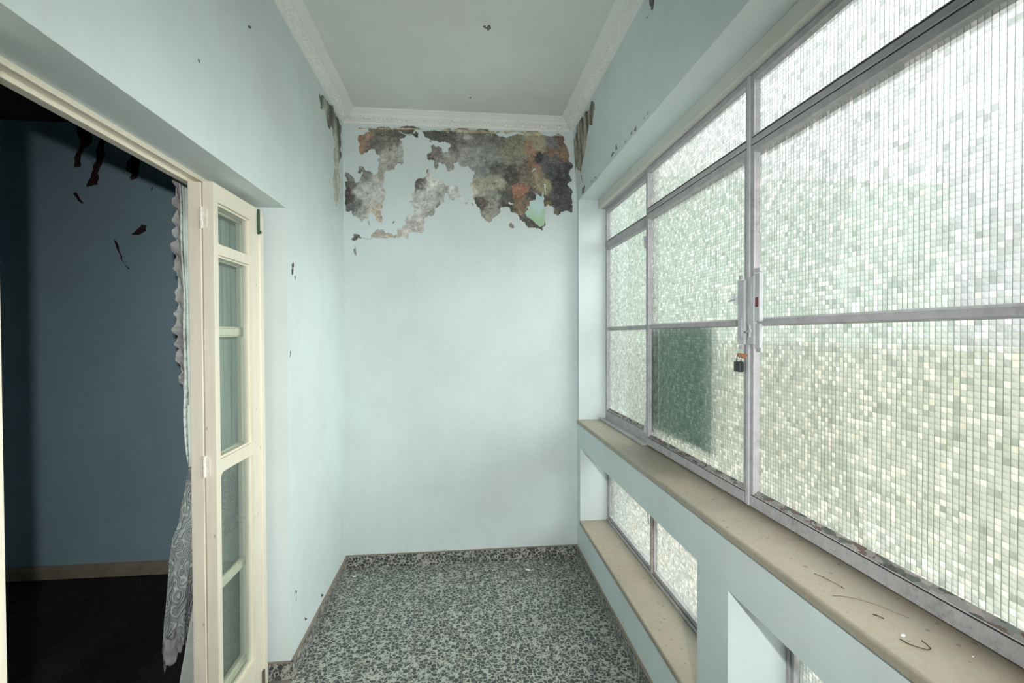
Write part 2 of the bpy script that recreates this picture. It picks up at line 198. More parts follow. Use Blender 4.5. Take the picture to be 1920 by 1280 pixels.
def marble_mat():
    t = NT('beige_marble'); p = t.pos()
    n = t.noise(t.mapping(p, (5, 2, 5)), 1.6, 6, .6, .8); v = t.noise(p, 9, 8, .65, 1.5)
    c = t.mix(t.ramp(n, .3, .75), (.37, .325, .25, 1), (.315, .305, .25, 1))
    vein = t.math('SUBTRACT', 1.0, t.math('MULTIPLY', t.math('ABSOLUTE', t.math('SUBTRACT', v, .5)), 22), clamp=True)
    c = t.mix(t.math('MULTIPLY', vein, .30), c, (.33, .22, .15, 1))
    d = t.n('ShaderNodeTexVoronoi'); t.l(p, d.inputs['Vector']); d.inputs['Scale'].default_value = 26
    sp = t.math('MULTIPLY', t.math('LESS_THAN', t.math('ADD', d.outputs['Distance'], t.math('MULTIPLY', t.noise(p, 12, 2), .25)), .235), .6)
    c = t.mix(sp, c, (.14, .11, .08, 1))
    t.bsdf(c, .45, .4, t.bump(v, .15, .001)); return t.m
M_marble = marble_mat()

def terrazzo_mat(name, gain=1.0, matrix_c=(.44, .455, .415), chip_c=(.060, .074, .073)):
    t = NT(name); p = t.pos()
    j = t.n('ShaderNodeTexNoise'); t.l(p, j.inputs['Vector']); j.inputs['Scale'].default_value = 85; j.inputs['Detail'].default_value = 2
    dv = t.n('ShaderNodeVectorMath', operation='MULTIPLY_ADD'); t.l(j.outputs['Color'], dv.inputs[0]); dv.inputs[1].default_value = (.009,)*3; t.l(p, dv.inputs[2])
    def chips(scale, edge, keep, off):
        m = t.mapping(dv.outputs[0], (1, 1, 1), (off, off*2, off*.5))
        e = t.n('ShaderNodeTexVoronoi', feature='DISTANCE_TO_EDGE'); t.l(m, e.inputs['Vector']); e.inputs['Scale'].default_value = scale
        cl = t.n('ShaderNodeTexVoronoi', feature='F1'); t.l(m, cl.inputs['Vector']); cl.inputs['Scale'].default_value = scale
        s = t.n('ShaderNodeSeparateColor'); t.l(cl.outputs['Color'], s.inputs[0])
        thr = t.math('MULTIPLY_ADD' if False else 'ADD', t.math('MULTIPLY', s.outputs[1], .09), edge)
        on = t.math('MULTIPLY', t.math('GREATER_THAN', e.outputs['Distance'], thr), t.math('LESS_THAN', s.outputs[0], keep))
        return on, s.outputs[2]
    a, ra = chips(50, .060, .88, 0); b, rb = chips(105, .08, .50, 3.3)
    big = t.noise(p, 3.5, 4, .6)
    mc = tuple(x*gain for x in matrix_c)+(1,)
    c = t.mix(t.ramp(big, .35, .7), mc, (matrix_c[0]*gain*.86, matrix_c[1]*gain*.90, matrix_c[2]*gain*.86, 1))
    c = t.mix(t.math('MULTIPLY', t.ramp(t.noise(p, 11, 4), .6, .72), .45), c, (.42*gain, .38*gain, .27*gain, 1))
    cc = t.mix(rb, tuple(x*1.0 for x in chip_c)+(1,), (.11, .125, .11, 1))
    c = t.mix(b, c, cc)
    ca = t.mix(ra, tuple(x*.85 for x in chip_c)+(1,), (.085, .10, .095, 1))
    c = t.mix(a, c, ca)
    t.bsdf(c, .5, .35, t.bump(t.noise(p, 30, 4), .2, .001)); return t.m
M_terr = terrazzo_mat('green_grey_terrazzo')
M_terrs = terrazzo_mat('pinkish_skirting_terrazzo', 1.0, (.44, .42, .40), (.05, .055, .06))
M_grout = simple('skirting_top_mortar', (.25, .215, .18, 1), .9, .1)

def wood_mat():
    t = NT('dark_worn_parquet'); p = t.pos(); oi = t.n('ShaderNodeObjectInfo')
    g = t.noise(t.mapping(p, (30, 30, 30)), 1.5, 5, .6)
    c = t.mix(g, (.022, .013, .011, 1), (.045, .028, .022, 1))
    c = t.mix(t.math('MULTIPLY', oi.outputs['Random'], .6), c, (.018, .012, .011, 1))
    c = t.mix(t.math('MULTIPLY', t.ramp(t.noise(p, 7, 6, .7), .6, .8), .3), c, (.10, .09, .085, 1))
    t.bsdf(c, .6, .25, t.bump(g, .2, .001)); return t.m
M_wood = wood_mat()
M_skirtw = simple('old_cream_skirting', (.38, .33, .25, 1), .5, .35, var=.15, scale=12)

CELL = .0120
def pattern_glass():
    t = NT('pressed_grid_glass'); p = t.pos()
    s = t.n('ShaderNodeSeparateXYZ'); t.l(p, s.inputs[0])
    u = t.math('DIVIDE', s.outputs['Y'], CELL); v = t.math('DIVIDE', s.outputs['Z'], CELL)
    fu = t.math('FRACT', u); fv = t.math('FRACT', v)
    cu = t.math('ABSOLUTE', t.math('SUBTRACT', fu, .5)); cv = t.math('ABSOLUTE', t.math('SUBTRACT', fv, .5))
    gu = t.ramp(cu, .41, .465); gv = t.ramp(cv, .42, .48)
    cmb = t.n('ShaderNodeCombineXYZ'); t.l(t.math('FLOOR', u), cmb.inputs[0]); t.l(t.math('FLOOR', v), cmb.inputs[1])
    wn_ = t.n('ShaderNodeTexWhiteNoise', noise_dimensions='2D'); t.l(cmb.outputs[0], wn_.inputs['Vector'])
    sp = t.n('ShaderNodeSeparateColor'); t.l(wn_.outputs['Color'], sp.inputs[0])
    ctr = t.n('ShaderNodeVectorMath', operation='SCALE'); t.l(cmb.outputs[0], ctr.inputs[0]); ctr.inputs['Scale'].default_value = .24
    low = t.noise(ctr.outputs[0], 1.9, 3, .6)
    k = t.math('ADD', t.math('MULTIPLY', low, 1.14), t.math('MULTIPLY', sp.outputs[0], .17))
    dark = t.ramp(k, .64, .90)
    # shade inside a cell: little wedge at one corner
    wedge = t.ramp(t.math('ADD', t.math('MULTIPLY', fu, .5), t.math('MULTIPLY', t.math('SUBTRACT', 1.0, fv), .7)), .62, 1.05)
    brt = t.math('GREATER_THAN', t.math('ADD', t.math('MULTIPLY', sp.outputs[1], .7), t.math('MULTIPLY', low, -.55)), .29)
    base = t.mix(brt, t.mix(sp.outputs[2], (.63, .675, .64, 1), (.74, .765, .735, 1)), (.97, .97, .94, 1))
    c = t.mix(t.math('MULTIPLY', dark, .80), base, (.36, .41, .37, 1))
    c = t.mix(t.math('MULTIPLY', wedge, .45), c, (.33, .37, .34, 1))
    warm = t.math('MULTIPLY', t.math('GREATER_THAN', sp.outputs[2], .955), .6)
    c = t.mix(warm, c, (.93, .89, .80, 1))
    c = t.mix(t.math('MULTIPLY', gv, .40), c, (.36, .41, .38, 1))
    c = t.mix(t.math('MULTIPLY', gu, .80), c, (.13, .19, .16, 1))
    tr = t.n('ShaderNodeBsdfTransparent'); t.l(c, tr.inputs[0])
    rf = t.n('ShaderNodeBsdfRefraction'); t.l(c, rf.inputs['Color']); rf.inputs['Roughness'].default_value = .12; rf.inputs['IOR'].default_value = 1.3
    tl = t.n('ShaderNodeBsdfTranslucent'); t.l(c, tl.inputs[0])
    gl = t.n('ShaderNodeBsdfGlossy'); gl.inputs['Roughness'].default_value = .12
    m1 = t.n('ShaderNodeMixShader'); m1.inputs[0].default_value = .50; t.l(tr.outputs[0], m1.inputs[1]); t.l(rf.outputs[0], m1.inputs[2])
    m2 = t.n('ShaderNodeMixShader'); m2.inputs[0].default_value = .06; t.l(m1.outputs[0], m2.inputs[1]); t.l(tl.outputs[0], m2.inputs[2])
    lw = t.n('ShaderNodeFresnel'); lw.inputs[0].default_value = 1.25
    m3 = t.n('ShaderNodeMixShader'); t.l(t.math('MULTIPLY', t.math('MULTIPLY', lw.outputs[0], .6), t.math('SUBTRACT', 1.0, t.n('ShaderNodeNewGeometry').outputs['Backfacing'])), m3.inputs[0]); t.l(m2.outputs[0], m3.inputs[1]); t.l(gl.outputs[0], m3.inputs[2])
    t.l(m3.outputs[0], t.out.inputs[0]); return t.m
M_glass = pattern_glass()
def back_glass():
    t = NT('smooth_outer_glass_face')
    tr = t.n('ShaderNodeBsdfTransparent'); tr.inputs[0].default_value = (.97, .98, .97, 1)
    rf = t.n('ShaderNodeBsdfRefraction'); rf.inputs['Roughness'].default_value = .02; rf.inputs['IOR'].default_value = 1.3
    m = t.n('ShaderNodeMixShader'); m.inputs[0].default_value = .25; t.l(tr.outputs[0], m.inputs[1]); t.l(rf.outputs[0], m.inputs[2]); t.l(m.outputs[0], t.out.inputs[0]); return t.m
M_glassb = back_glass()
def clear_glass():
    t = NT('greenish_door_glass')
    tr = t.n('ShaderNodeBsdfTransparent'); tr.inputs[0].default_value = (.955, .985, .97, 1)
    df = t.n('ShaderNodeBsdfDiffuse'); df.inputs[0].default_value = (.50, .60, .55, 1)
    gl = t.n('ShaderNodeBsdfGlossy'); gl.inputs['Roughness'].default_value = .03
    m0 = t.n('ShaderNodeMixShader'); m0.inputs[0].default_value = .05; t.l(tr.outputs[0], m0.inputs[1]); t.l(df.outputs[0], m0.inputs[2])
    fr = t.n('ShaderNodeFresnel'); fr.inputs[0].default_value = 1.5
    m = t.n('ShaderNodeMixShader'); t.l(t.math('MULTIPLY', fr.outputs[0], t.math('SUBTRACT', 1.0, t.n('ShaderNodeNewGeometry').outputs['Backfacing'])), m.inputs[0]); t.l(m0.outputs[0], m.inputs[1]); t.l(gl.outputs[0], m.inputs[2])
    t.l(m.outputs[0], t.out.inputs[0]); return t.m
M_dglass = clear_glass()
def lace_mat():
    t = NT('grey_lace_cloth'); p = t.pos()
    v = t.n('ShaderNodeTexVoronoi', feature='SMOOTH_F1'); t.l(t.mapping(p, (1, 1, .8)), v.inputs['Vector']); v.inputs['Scale'].default_value = 32
    rings = t.math('SINE', t.math('MULTIPLY', v.outputs['Distance'], 42))
    c = t.mix(t.ramp(rings, .1, .9), (.25, .26, .27, 1), (.40, .415, .42, 1))
    t.bsdf(c, .85, .1, t.bump(rings, .8, .003)); return t.m
M_lace = lace_mat()
M_cloth = simple('grey_curtain_cloth', (.40, .40, .41, 1), .9, .05, var=.08, scale=40)
M_ruffle = simple('pinkish_grey_ruffle_cloth', (.40, .385, .395, 1), .9, .05, var=.08, scale=60)
M_voile = simple('pale_green_grey_voile', (.62, .68, .65, 1), .9, .05, var=.06, scale=30)
M_tape = simple('pale_woven_tape', (.66, .70, .69, 1), .9, .05, var=.1, scale=200)
M_brass = simple('painted_hinge', (.72, .69, .62, 1), .4, .5, var=.2, scale=120)
M_lock = simple('black_padlock_body', (.028, .032, .036, 1), .45, .4, var=.3, scale=80)
M_shack = simple('bright_steel_shackle', (.62, .62, .60, 1), .3, .5, metal=.9)
M_rust = simple('orange_rust', (.42, .18, .09, 1), .9, .1, var=.5, scale=150)
M_redp = simple('red_brown_primer', (.20, .07, .06, 1), .8, .2, var=.3, scale=90)
M_plate = greymetal('latch_grey_paint', (.50, .51, .545, 1), .12, .2)
M_green = simple('old_green_paint', (.05, .09, .06, 1), .7, .2, var=.4, scale=90)
M_chip = simple('white_paint_chip', (.82, .83, .80, 1), .7, .2)
M_twig = simple('dry_brown_twig', (.075, .055, .04, 1), .9, .1)
def board_mat():
    t = NT('green_translucent_sheet'); p = t.pos(); n = t.noise(p, 8, 4)
    c = t.mix(n, (.38, .47, .435, 1), (.46, .55, .51, 1))
    d = t.n('ShaderNodeBsdfDiffuse'); t.l(c, d.inputs[0]); l = t.n('ShaderNodeBsdfTranslucent'); t.l(c, l.inputs[0])
    m = t.n('ShaderNodeMixShader'); m.inputs[0].default_value = .5; t.l(d.outputs[0], m.inputs[1]); t.l(l.outputs[0], m.inputs[2]); t.l(m.outputs[0], t.out.inputs[0]); return t.m
M_board = board_mat()
M_extwall = simple('cream_render_outside', (.70, .70, .60, 1), .9, .1, var=.08, scale=3)
M_extgrn = simple('grey_green_render_outside', (.50, .58, .52, 1), .9, .1, var=.12, scale=2)
M_ground = simple('pale_concrete_outside', (.62, .61, .55, 1), .9, .1, var=.1, scale=4)

# ------------------------------------------------------------------ mesh helpers
class MB:
    def __init__(s): s.v = []; s.f = []; s.m = []
    def quad(s, pts, mi=0):
        n = len(s.v); s.v += [tuple(p) for p in pts]; s.f.append(tuple(range(n, n+len(pts)))); s.m.append(mi)
    def box(s, x0, x1, y0, y1, z0, z1, mi=0):
        if x0 > x1: x0, x1 = x1, x0
        if y0 > y1: y0, y1 = y1, y0
        if z0 > z1: z0, z1 = z1, z0
        n = len(s.v)
        s.v += [(x0,y0,z0),(x1,y0,z0),(x1,y1,z0),(x0,y1,z0),(x0,y0,z1),(x1,y0,z1),(x1,y1,z1),(x0,y1,z1)]
        for q in ((0,3,2,1),(4,5,6,7),(0,1,5,4),(1,2,6,5),(2,3,7,6),(3,0,4,7)): s.f.append(tuple(n+i for i in q)); s.m.append(mi)
    def prism_y(s, prof, y0, y1, mi=0):     # prof: (x,z) counter-clockwise looking along -y
        n = len(s.v); k = len(prof)
        s.v += [(x, y0, z) for x, z in prof] + [(x, y1, z) for x, z in prof]
        for i in range(k):
            j = (i+1) % k; s.f.append((n+i, n+j, n+k+j, n+k+i)); s.m.append(mi)
        s.f.append(tuple(n+i for i in reversed(range(k)))); s.m.append(mi)
        s.f.append(tuple(n+k+i for i in range(k))); s.m.append(mi)
    def tube(s, pts, r, seg=8, mi=0, taper=1.0):
        pts = [Vector(p) for p in pts]; n = len(s.v); m = len(pts)
        for i, p in enumerate(pts):
            d = (pts[min(i+1, m-1)]-pts[max(i-1, 0)]).normalized()
            a = d.orthogonal().normalized() if i == 0 else (a - d*a.dot(d)).normalized()
            b = d.cross(a); rr = r*(1+(taper-1)*i/(m-1))
            for q in range(seg):
                t = 2*PI*q/seg; s.v.append(tuple(p+a*rr*math.cos(t)+b*rr*math.sin(t)))
        for i in range(m-1):
            for q in range(seg):
                q2 = (q+1) % seg; s.f.append((n+i*seg+q, n+i*seg+q2, n+(i+1)*seg+q2, n+(i+1)*seg+q)); s.m.append(mi)
        s.f.append(tuple(n+q for q in reversed(range(seg)))); s.m.append(mi)
        s.f.append(tuple(n+(m-1)*seg+q for q in range(seg))); s.m.append(mi)
    def build(s, name, mats, parent=None, smooth=False, bevel=0, fix=True):
        me = bpy.data.meshes.new(name); me.from_pydata(s.v, [], s.f)
        if not isinstance(mats, (list, tuple)): mats = [mats]
        for m in mats: me.materials.append(m)
        me.polygons.foreach_set('material_index', s.m)
        if fix:
            bm = bmesh.new(); bm.from_mesh(me); bmesh.ops.recalc_face_normals(bm, faces=bm.faces); bm.to_mesh(me); bm.free()
        if smooth: me.polygons.foreach_set('use_smooth', [True]*len(me.polygons))
        o = bpy.data.objects.new(name, me); sc.collection.objects.link(o)
        if parent is not None: o.parent = parent
        if bevel:
            b = o.modifiers.new('bevel', 'BEVEL'); b.width = bevel; b.segments = 2; b.limit_method = 'ANGLE'; b.angle_limit = math.radians(40)
        return o
def empty(name, loc=(0, 0, 0)):
    o = bpy.data.objects.new(name, None); sc.collection.objects.link(o); o.location = loc; o.empty_display_size = .05; return o
def tag(o, label=None, cat=None, group=None, kind=None):
    if label: o['label'] = label
    if cat: o['category'] = cat
    if group: o['group'] = group
    if kind: o['kind'] = kind
    return o
def struct(o, label): return tag(o, label, None, None, 'structure')

def jag(poly, amp, levels=2, seed=0):
    rnd = random.Random(seed); pts = [tuple(p) for p in poly]
    for l in range(levels):
        out = []
        for i, a in enumerate(pts):
            b = pts[(i+1) % len(pts)]; out.append(a)
            d = math.hypot(b[0]-a[0], b[1]-a[1])
            if d > .004: out.append(((a[0]+b[0])/2+rnd.uniform(-1, 1)*amp*d, (a[1]+b[1])/2+rnd.uniform(-1, 1)*amp*d))
        pts = out
    return pts
def pip(P, poly):
    x, y = P[..., 0], P[..., 1]; ins = np.zeros(x.shape, bool); n = len(poly); j = n-1
    for i in range(n):
        xi, yi = poly[i]; xj, yj = poly[j]
        if yi != yj:
            c = ((yi > y) != (yj > y)) & (x < (xj-xi)*(y-yi)/(yj-yi)+xi); ins ^= c
        j = i
    return ins

def raw_mesh(name, verts, faces, mat, parent, smooth=False, color=None):
    me = bpy.data.meshes.new(name)
    nv, nf = len(verts), len(faces)
    me.vertices.add(nv); me.vertices.foreach_set('co', np.asarray(verts, np.float32).ravel())
    me.loops.add(nf*4); me.polygons.add(nf)
    me.loops.foreach_set('vertex_index', np.asarray(faces, np.int32).ravel())
    me.polygons.foreach_set('loop_start', np.arange(0, nf*4, 4, dtype=np.int32))
    me.update(calc_edges=True); me.validate()
    if isinstance(mat, (list, tuple)):
        for m in mat: me.materials.append(m)
    else: me.materials.append(mat)
    if color is not None:
        a = me.color_attributes.new('stain', 'FLOAT_COLOR', 'POINT'); a.data.foreach_set('color', np.asarray(color, np.float32).ravel())
    if smooth: me.polygons.foreach_set('use_smooth', [True]*nf)
    o = bpy.data.objects.new(name, me); sc.collection.objects.link(o)
    if parent is not None: o.parent = parent
    return o

def skin_with_losses(parent, u0, u1, v0, v1, step, polys, P, nrm, depth, colfun, flip, seed=1):
    """paint skin over a wall rectangle (u,v) with traced holes; the plaster lies `depth` deeper. P(u,v)->xyz surface; nrm points into the room."""
    nu = int(round((u1-u0)/step)); nv = int(round((v1-v0)/step))
    us = np.linspace(u0, u1, nu+1); vs = np.linspace(v0, v1, nv+1)
    cu = (us[:-1]+us[1:])/2; cv = (vs[:-1]+vs[1:])/2
    C = np.stack(np.meshgrid(cu, cv, indexing='ij'), -1)
    mask = np.zeros((nu, nv), int)
    for i, q in enumerate(polys):
        mask[pip(C, jag(q, .22, 3, seed+i))] = i+1
    U, V = np.meshgrid(us, vs, indexing='ij')
    S = P(U, V)                                  # (nu+1,nv+1,3)
    n = np.array(nrm, float)
    idx = np.arange((nu+1)*(nv+1)).reshape(nu+1, nv+1)
    i, j = np.nonzero(mask == 0)
    def q(i, j):
        a = np.stack([idx[i, j], idx[i+1, j], idx[i+1, j+1], idx[i, j+1]], 1)
        return a[:, ::-1] if flip else a
    faces = [q(i, j)]; verts = S.reshape(-1, 3); nb = len(verts)
    verts2 = np.concatenate([verts, verts - n*(depth+.001)])
    # rims between painted and bare cells
    m = mask > 0
    a, b = np.nonzero(m[:-1, :] != m[1:, :]); e0 = idx[a+1, b]; e1 = idx[a+1, b+1]
    r1 = np.stack([e0, e1, e1+nb, e0+nb], 1)
    a, b = np.nonzero(m[:, :-1] != m[:, 1:]); e0 = idx[a, b+1]; e1 = idx[a+1, b+1]
    r2 = np.stack([e0, e1, e1+nb, e0+nb], 1)
    faces = np.concatenate(faces+[r1, r2])
    used, inv_ = np.unique(faces, return_inverse=True)
    paint_v, paint_f = verts2[used], inv_.reshape(faces.shape)
    # plaster, one child per traced patch group
    fi, fj = np.nonzero(m); fq = q(fi, fj)
    used, inv_ = np.unique(fq, return_inverse=True)
    pv = verts[used]
    h = np.array([mnoise.noise(Vector(p)*45) for p in pv])*.0010
    pv = pv - n*(depth) + n[None]*h[:, None]
    col = colfun(U.ravel()[used], V.ravel()[used], used)
    # which polygon each vertex belongs to -> strip colouring handled in colfun
    o = raw_mesh('exposed_plaster', pv, inv_.reshape(fq.shape), M_plaster, parent, True, col)
    return paint_v, paint_f, o

def add_raw(mb, v, f):
    n = len(mb.v); mb.v += [tuple(x) for x in v.tolist()]; mb.f += [tuple(int(a)+n for a in q) for q in f.tolist()]; mb.m += [0]*len(f)

def mark(parent, polys, P, nrm, mat, name='bare_patch', off=.0006, seed=5, amp=.2):
    mb = MB(); n = Vector(nrm)
    for k, q in enumerate(polys):
        pts = jag(q, amp, 2, seed+k)
        mb.quad([Vector(P(u, v))+n*off for u, v in pts])
    bm = bmesh.new(); me = bpy.data.meshes.new(name); me.from_pydata(mb.v, [], mb.f); bm.from_mesh(me)
    bmesh.ops.triangulate(bm, faces=bm.faces); 
    for f in bm.faces:
        if f.normal.dot(n) < 0: f.normal_flip()
    bm.to_mesh(me); bm.free(); me.materials.append(mat)
    o = bpy.data.objects.new(name, me); sc.collection.objects.link(o); o.parent = parent; return o

# ------------------------------------------------------------------ setting: walls, ceiling, floor
D = .0028
# back wall
wb = MB(); Z1 = 1.953
wb.box(XL-.05, XR+.35, YB, YB+.15, -.15, Z1); wb.box(XL-.05, XR+.35, YB+.004, YB+.15, Z1, 3.0); wb.box(XL-.05, XR+.35, YB, YB+.05, ZC, 3.0)
wall_back_parent = empty('wall_back', (0, YB, 0))
BL_ = np.array(BLOBS)
def s2l(c):
    c = c/255.; return np.where(c <= .04045, c/12.92, ((c+.055)/1.055)**2.4)
strip_poly = TR['back'][3]
def back_col(u, v, used):
    P0_ = np.stack([u, v], -1); P_ = P0_+np.array([[mnoise.noise(Vector((a*28, b*28, 1)))+.6*mnoise.noise(Vector((a*70, b*70, 4))), mnoise.noise(Vector((a*28, b*28, 7)))+.6*mnoise.noise(Vector((a*70, b*70, 9)))] for a, b in zip(u, v)])*.022; W = np.zeros((len(u), 1)); A = np.zeros((len(u), 3))
    for b in BL_:
        d2 = (P_[:, 0]-b[0])**2+(P_[:, 1]-b[1])**2; w = np.exp(-d2/(2*(b[2]*.62)**2))[:, None]+1e-6/(d2[:, None]+1e-3)
        W += w; A += w*s2l(b[3:6])[None]
    c = A/W*1.5; g = c.mean(1, keepdims=True); c = g+(c-g)*.50
    st = pip(P0_, strip_poly); c[st] = s2l(np.array([178., 168, 138]))*1.15
    return np.concatenate([np.clip(c, 0, 1), np.ones((len(u), 1))], 1)
pv, pf, pl = skin_with_losses(wall_back_parent, XL-.01, XR+.01, Z1, ZC, .003, TR['back'],
    lambda U, V: np.stack([U, np.full_like(U, YB), V], -1), (0, -1, 0), D, back_col, True)
pl.data.name = 'back_plaster'
for k in range(1):
    add_raw(wb, pv, pf)
wb_o = wb.build('painted_surface', M_wall, wall_back_parent, fix=False)
wall_back_parent.location = (0, 0, 0)
struct(wall_back_parent, 'pale blue end wall with mouldy peeled plaster under the cornice')
pl['label'] = 'grey, brown and rust-stained bare plaster where the blue paint has peeled'
# hanging flap of paint
fl = jag(TR['flap'], .05, 1, 3); mb = MB(); mb.quad([(x, YB-.004-.010*max(0, (2.42-z))/.2, z) for x, z in fl])
bm = bmesh.new(); me = bpy.data.meshes.new('paint_flap'); me.from_pydata(mb.v, [], mb.f); bm.from_mesh(me); bmesh.ops.triangulate(bm, faces=bm.faces); bm.to_mesh(me); bm.free()
me.materials.append(M_flap); fo = bpy.data.objects.new('paint_flap', me); sc.collection.objects.link(fo); fo.parent = wall_back_parent
so = fo.modifiers.new('thick', 'SOLIDIFY'); so.thickness = .0012
tag(fo, 'hanging flap of pale paint stained green at its lower end')
# raised curling flakes of paint and thin cracks around the loss
def curl(x, z, w, h, a, k):
    m = MB(); N = 5
    for i in range(N):
        pass
    rows = []
    for i in range(N+1):
        t = i/N; rr = []
        for s in (-1, 1):
            px = s*w/2*(1-.5*t)+.002*math.sin(7*t+k); pz = -h*t; py = -.001-.006*t*t
            rr.append((x+px*math.cos(a)-pz*math.sin(a), YB+py, z+px*math.sin(a)+pz*math.cos(a)))
        rows.append(rr)
    for i in range(N): m.quad([rows[i][0], rows[i][1], rows[i+1][1], rows[i+1][0]])
    return m
for k, (x, z, w, h, a) in enumerate([(.538, 2.46, .010, .055, .08), (.30, 2.33, .012, .03, 1.2), (.475, 2.555, .012, .03, -.9), (-.50, 2.585, .014, .022, .9), (-.62, 2.50, .012, .03, -.7)]):
    o = curl(x, z, w, h, a, k).build('paint_flake', M_chip if k in (0, 1) else M_wall, wall_back_parent, fix=False)
    s_ = o.modifiers.new('thick', 'SOLIDIFY'); s_.thickness = .0008

# left wall (between corridor and dark room), door opening DJ0..DJ1
wl_parent = empty('wall_left')
wl = MB()
LY0, LY1, LZ0 = 2.56, YB+.0, 2.20
wl.box(XLI, XL, DJ1, LY0, -.15, ZC+.1); wl.box(XLI, XL, LY0, YBI, -.15, LZ0); wl.box(XLI, XL-.004, LY0, YBI, LZ0, ZC+.1)
wl.box(XLI, XL, DJ0, DJ1, DZ, ZC+.1); wl.box(XLI, XL, YF, DJ0, -.15, ZC+.1)
def left_col(u, v, used):
    P_ = np.stack([u, v], -1); n = np.array([mnoise.noise(Vector((a*9, b*3, 0))) for a, b in zip(u, v)])[:, None]
    base = s2l(np.array([172., 172, 162]))[None]*(1+.0*n); dk = s2l(np.array([88., 90, 84]))[None]; k = np.clip(.5+n*1.5+(v[:, None]-2.62)*2.5, 0, 1)
    return np.concatenate([np.clip((base*(1-k)+dk*k)*1.3, 0, 1), np.ones((len(u), 1))], 1)
pv, pf, pl = skin_with_losses(wl_parent, LY0, LY1, LZ0, ZC, .003, [TR['left'][0], TR['left'][1], TR['left'][2]],
    lambda U, V: np.stack([np.full_like(U, XL), U, V], -1), (1, 0, 0), D, left_col, False, 20)
add_raw(wl, pv, pf); wl.build('painted_surface', M_wall, wl_parent, fix=False)
mark(wl_parent, TR['left'][3:], lambda u, v: (XL, u, v), (1, 0, 0), M_mark)
struct(wl_parent, 'pale blue left wall with a door recess and damp flaking at the far top corner')

# right wall: sill wall, pillars, window openings, leaning head beam
wr_parent = empty('wall_right'); wr = MB(); XO = 1.02
S1 = .895; LW0, LW1 = .247, .741      # under main sill slab, low opening bottom / top
wr.box(XR, XO, YF, YB, -.15, LW0)
wr.box(XR, XO, YF, YB, LW1, S1)
P0, P1 = 1.293, 1.475                # pillar between the two low windows
wr.box(XR, XO, 3.03, YB, LW0, LW1); wr.box(XR, XO, P0, P1, LW0, LW1); wr.box(XR, XO, YF, -.26, LW0, LW1)
JY = 3.06; SOF = 2.347
wr.box(XR, XO, JY, YB, S1, SOF); wr.box(XR, XO, YF, -.18, S1, SOF)
def leanx(z): return XR-.06*max(0, z-2.35)
RY0 = 2.58; RZ1 = CT+.01
for (a, b, back) in ((YF, RY0, 0), (RY0, YB+.02, .004)):
    wr.prism_y([(leanx(SOF)+back, SOF), (leanx(ZC+.1)+back, ZC+.1), (XO, ZC+.1), (XO, SOF)], a, b)
def right_col(u, v, used):
    n = np.array([mnoise.noise(Vector((a*20, b*4, 3))) for a, b in zip(u, v)])[:, None]
    base = s2l(np.array([158., 152, 138]))[None]; dk = s2l(np.array([84., 84, 80]))[None]; k = np.clip(.5+n*1.6-(u[:, None]-2.85)*1.2, 0, 1)
    return np.concatenate([np.clip((base*(1-k)+dk*k)*1.25, 0, 1), np.ones((len(u), 1))], 1)
bigs = [TR['right'][0], TR['right'][5], TR['right'][6], TR['right'][7]]
pv, pf, pl = skin_with_losses(wr_parent, RY0, YB+.001, SOF, ZC, .003, bigs,
    lambda U, V: np.stack([XR-.06*np.maximum(0, V-2.35), U, V], -1), (-.998, 0, -.06), D, right_col, True, 40)
add_raw(wr, pv, pf); wr.build('painted_surface', M_wall, wr_parent, fix=False)
mark(wr_parent, [q for i, q in enumerate(TR['right']) if i not in (0, 5, 6, 7)], lambda u, v: (leanx(v), u, v), (-.998, 0, -.06), M_markg)
struct(wr_parent, 'pale blue right wall pierced by the big window and low openings')

wf = MB(); wf.box(XLI, XO, YF-.15, YF, -.15, ZC+.1); struct(wf.build('wall_front', M_wall), 'pale blue wall behind the camera')

# ceiling
ce = MB(); ce.box(XLI, XO, YF-.1, YB+.15, ZC, ZC+.12); ceo = ce.build('ceiling', M_ceil); struct(ceo, 'flat grey-white plaster ceiling with a small dark hole')
mark(ceo, TR['ceil'], lambda u, v: (u, v, ZC), (0, 0, -1), M_markg, 'bare_patch', .0006, 9, .12)

# cornice, four mitred lengths with modelled scrolls in the broad band
def cornice(name, a, b, inward, label, mit=(1, 1)):
    a = Vector(a); b = Vector(b); d = (b-a).normalized(); L = (b-a).length; inw = Vector(inward)
    prof = [(0, 0), (.004, -.001), (.010, .003), (.011, .007)] + [(.011+.036*t, .008+.024*t) for t in np.linspace(0, 1, 13)] + [(.050, .034), (.049, .040), (.056, .044), (.060, .0445), (.063, .050), (.070, .052), (.073, .057), (.080, .058), (.085, .062), (.087, .065)]
    n = max(2, int(L/.0045)); V = []; F = []; K = len(prof)
    for i in range(n+1):
        for j, (pd, ph) in enumerate(prof):
            s0 = pd*mit[0]; s1 = L-pd*mit[1]; s = s0+(s1-s0)*i/n
            off = 0
            if 4 <= j <= 16:
                w = (j-4)/12; env = math.sin(PI*w)**.5
                ph_ = (s % .115)/.115; cx = (ph_-.5)*2.2; cy = (w-.5)*1.5
                r = math.hypot(cx, cy); th = math.atan2(cy, cx)
                off = 1.7*env*(.0026*math.sin(13*r-2.0*th)+.0016*math.cos(6*th+3*r)+.0012*math.sin(2*PI*s/.0125)*(abs(cx) > .75))
            p = a+d*s+inw*(pd+off*.5)+Vector((0, 0, CT+ph-off*.8))
            V.append(p[:])
    for i in range(n):
        for j in range(K-1): F.append((i*K+j, i*K+j+1, (i+1)*K+j+1, (i+1)*K+j))
    o = raw_mesh(name, V, F, M_corn, None, True); struct(o, label); return o
XT = .725
cornice('trim_1', (XL, YB, 0), (XT, YB, 0), (0, -1, 0), 'white moulded cornice along the end wall')
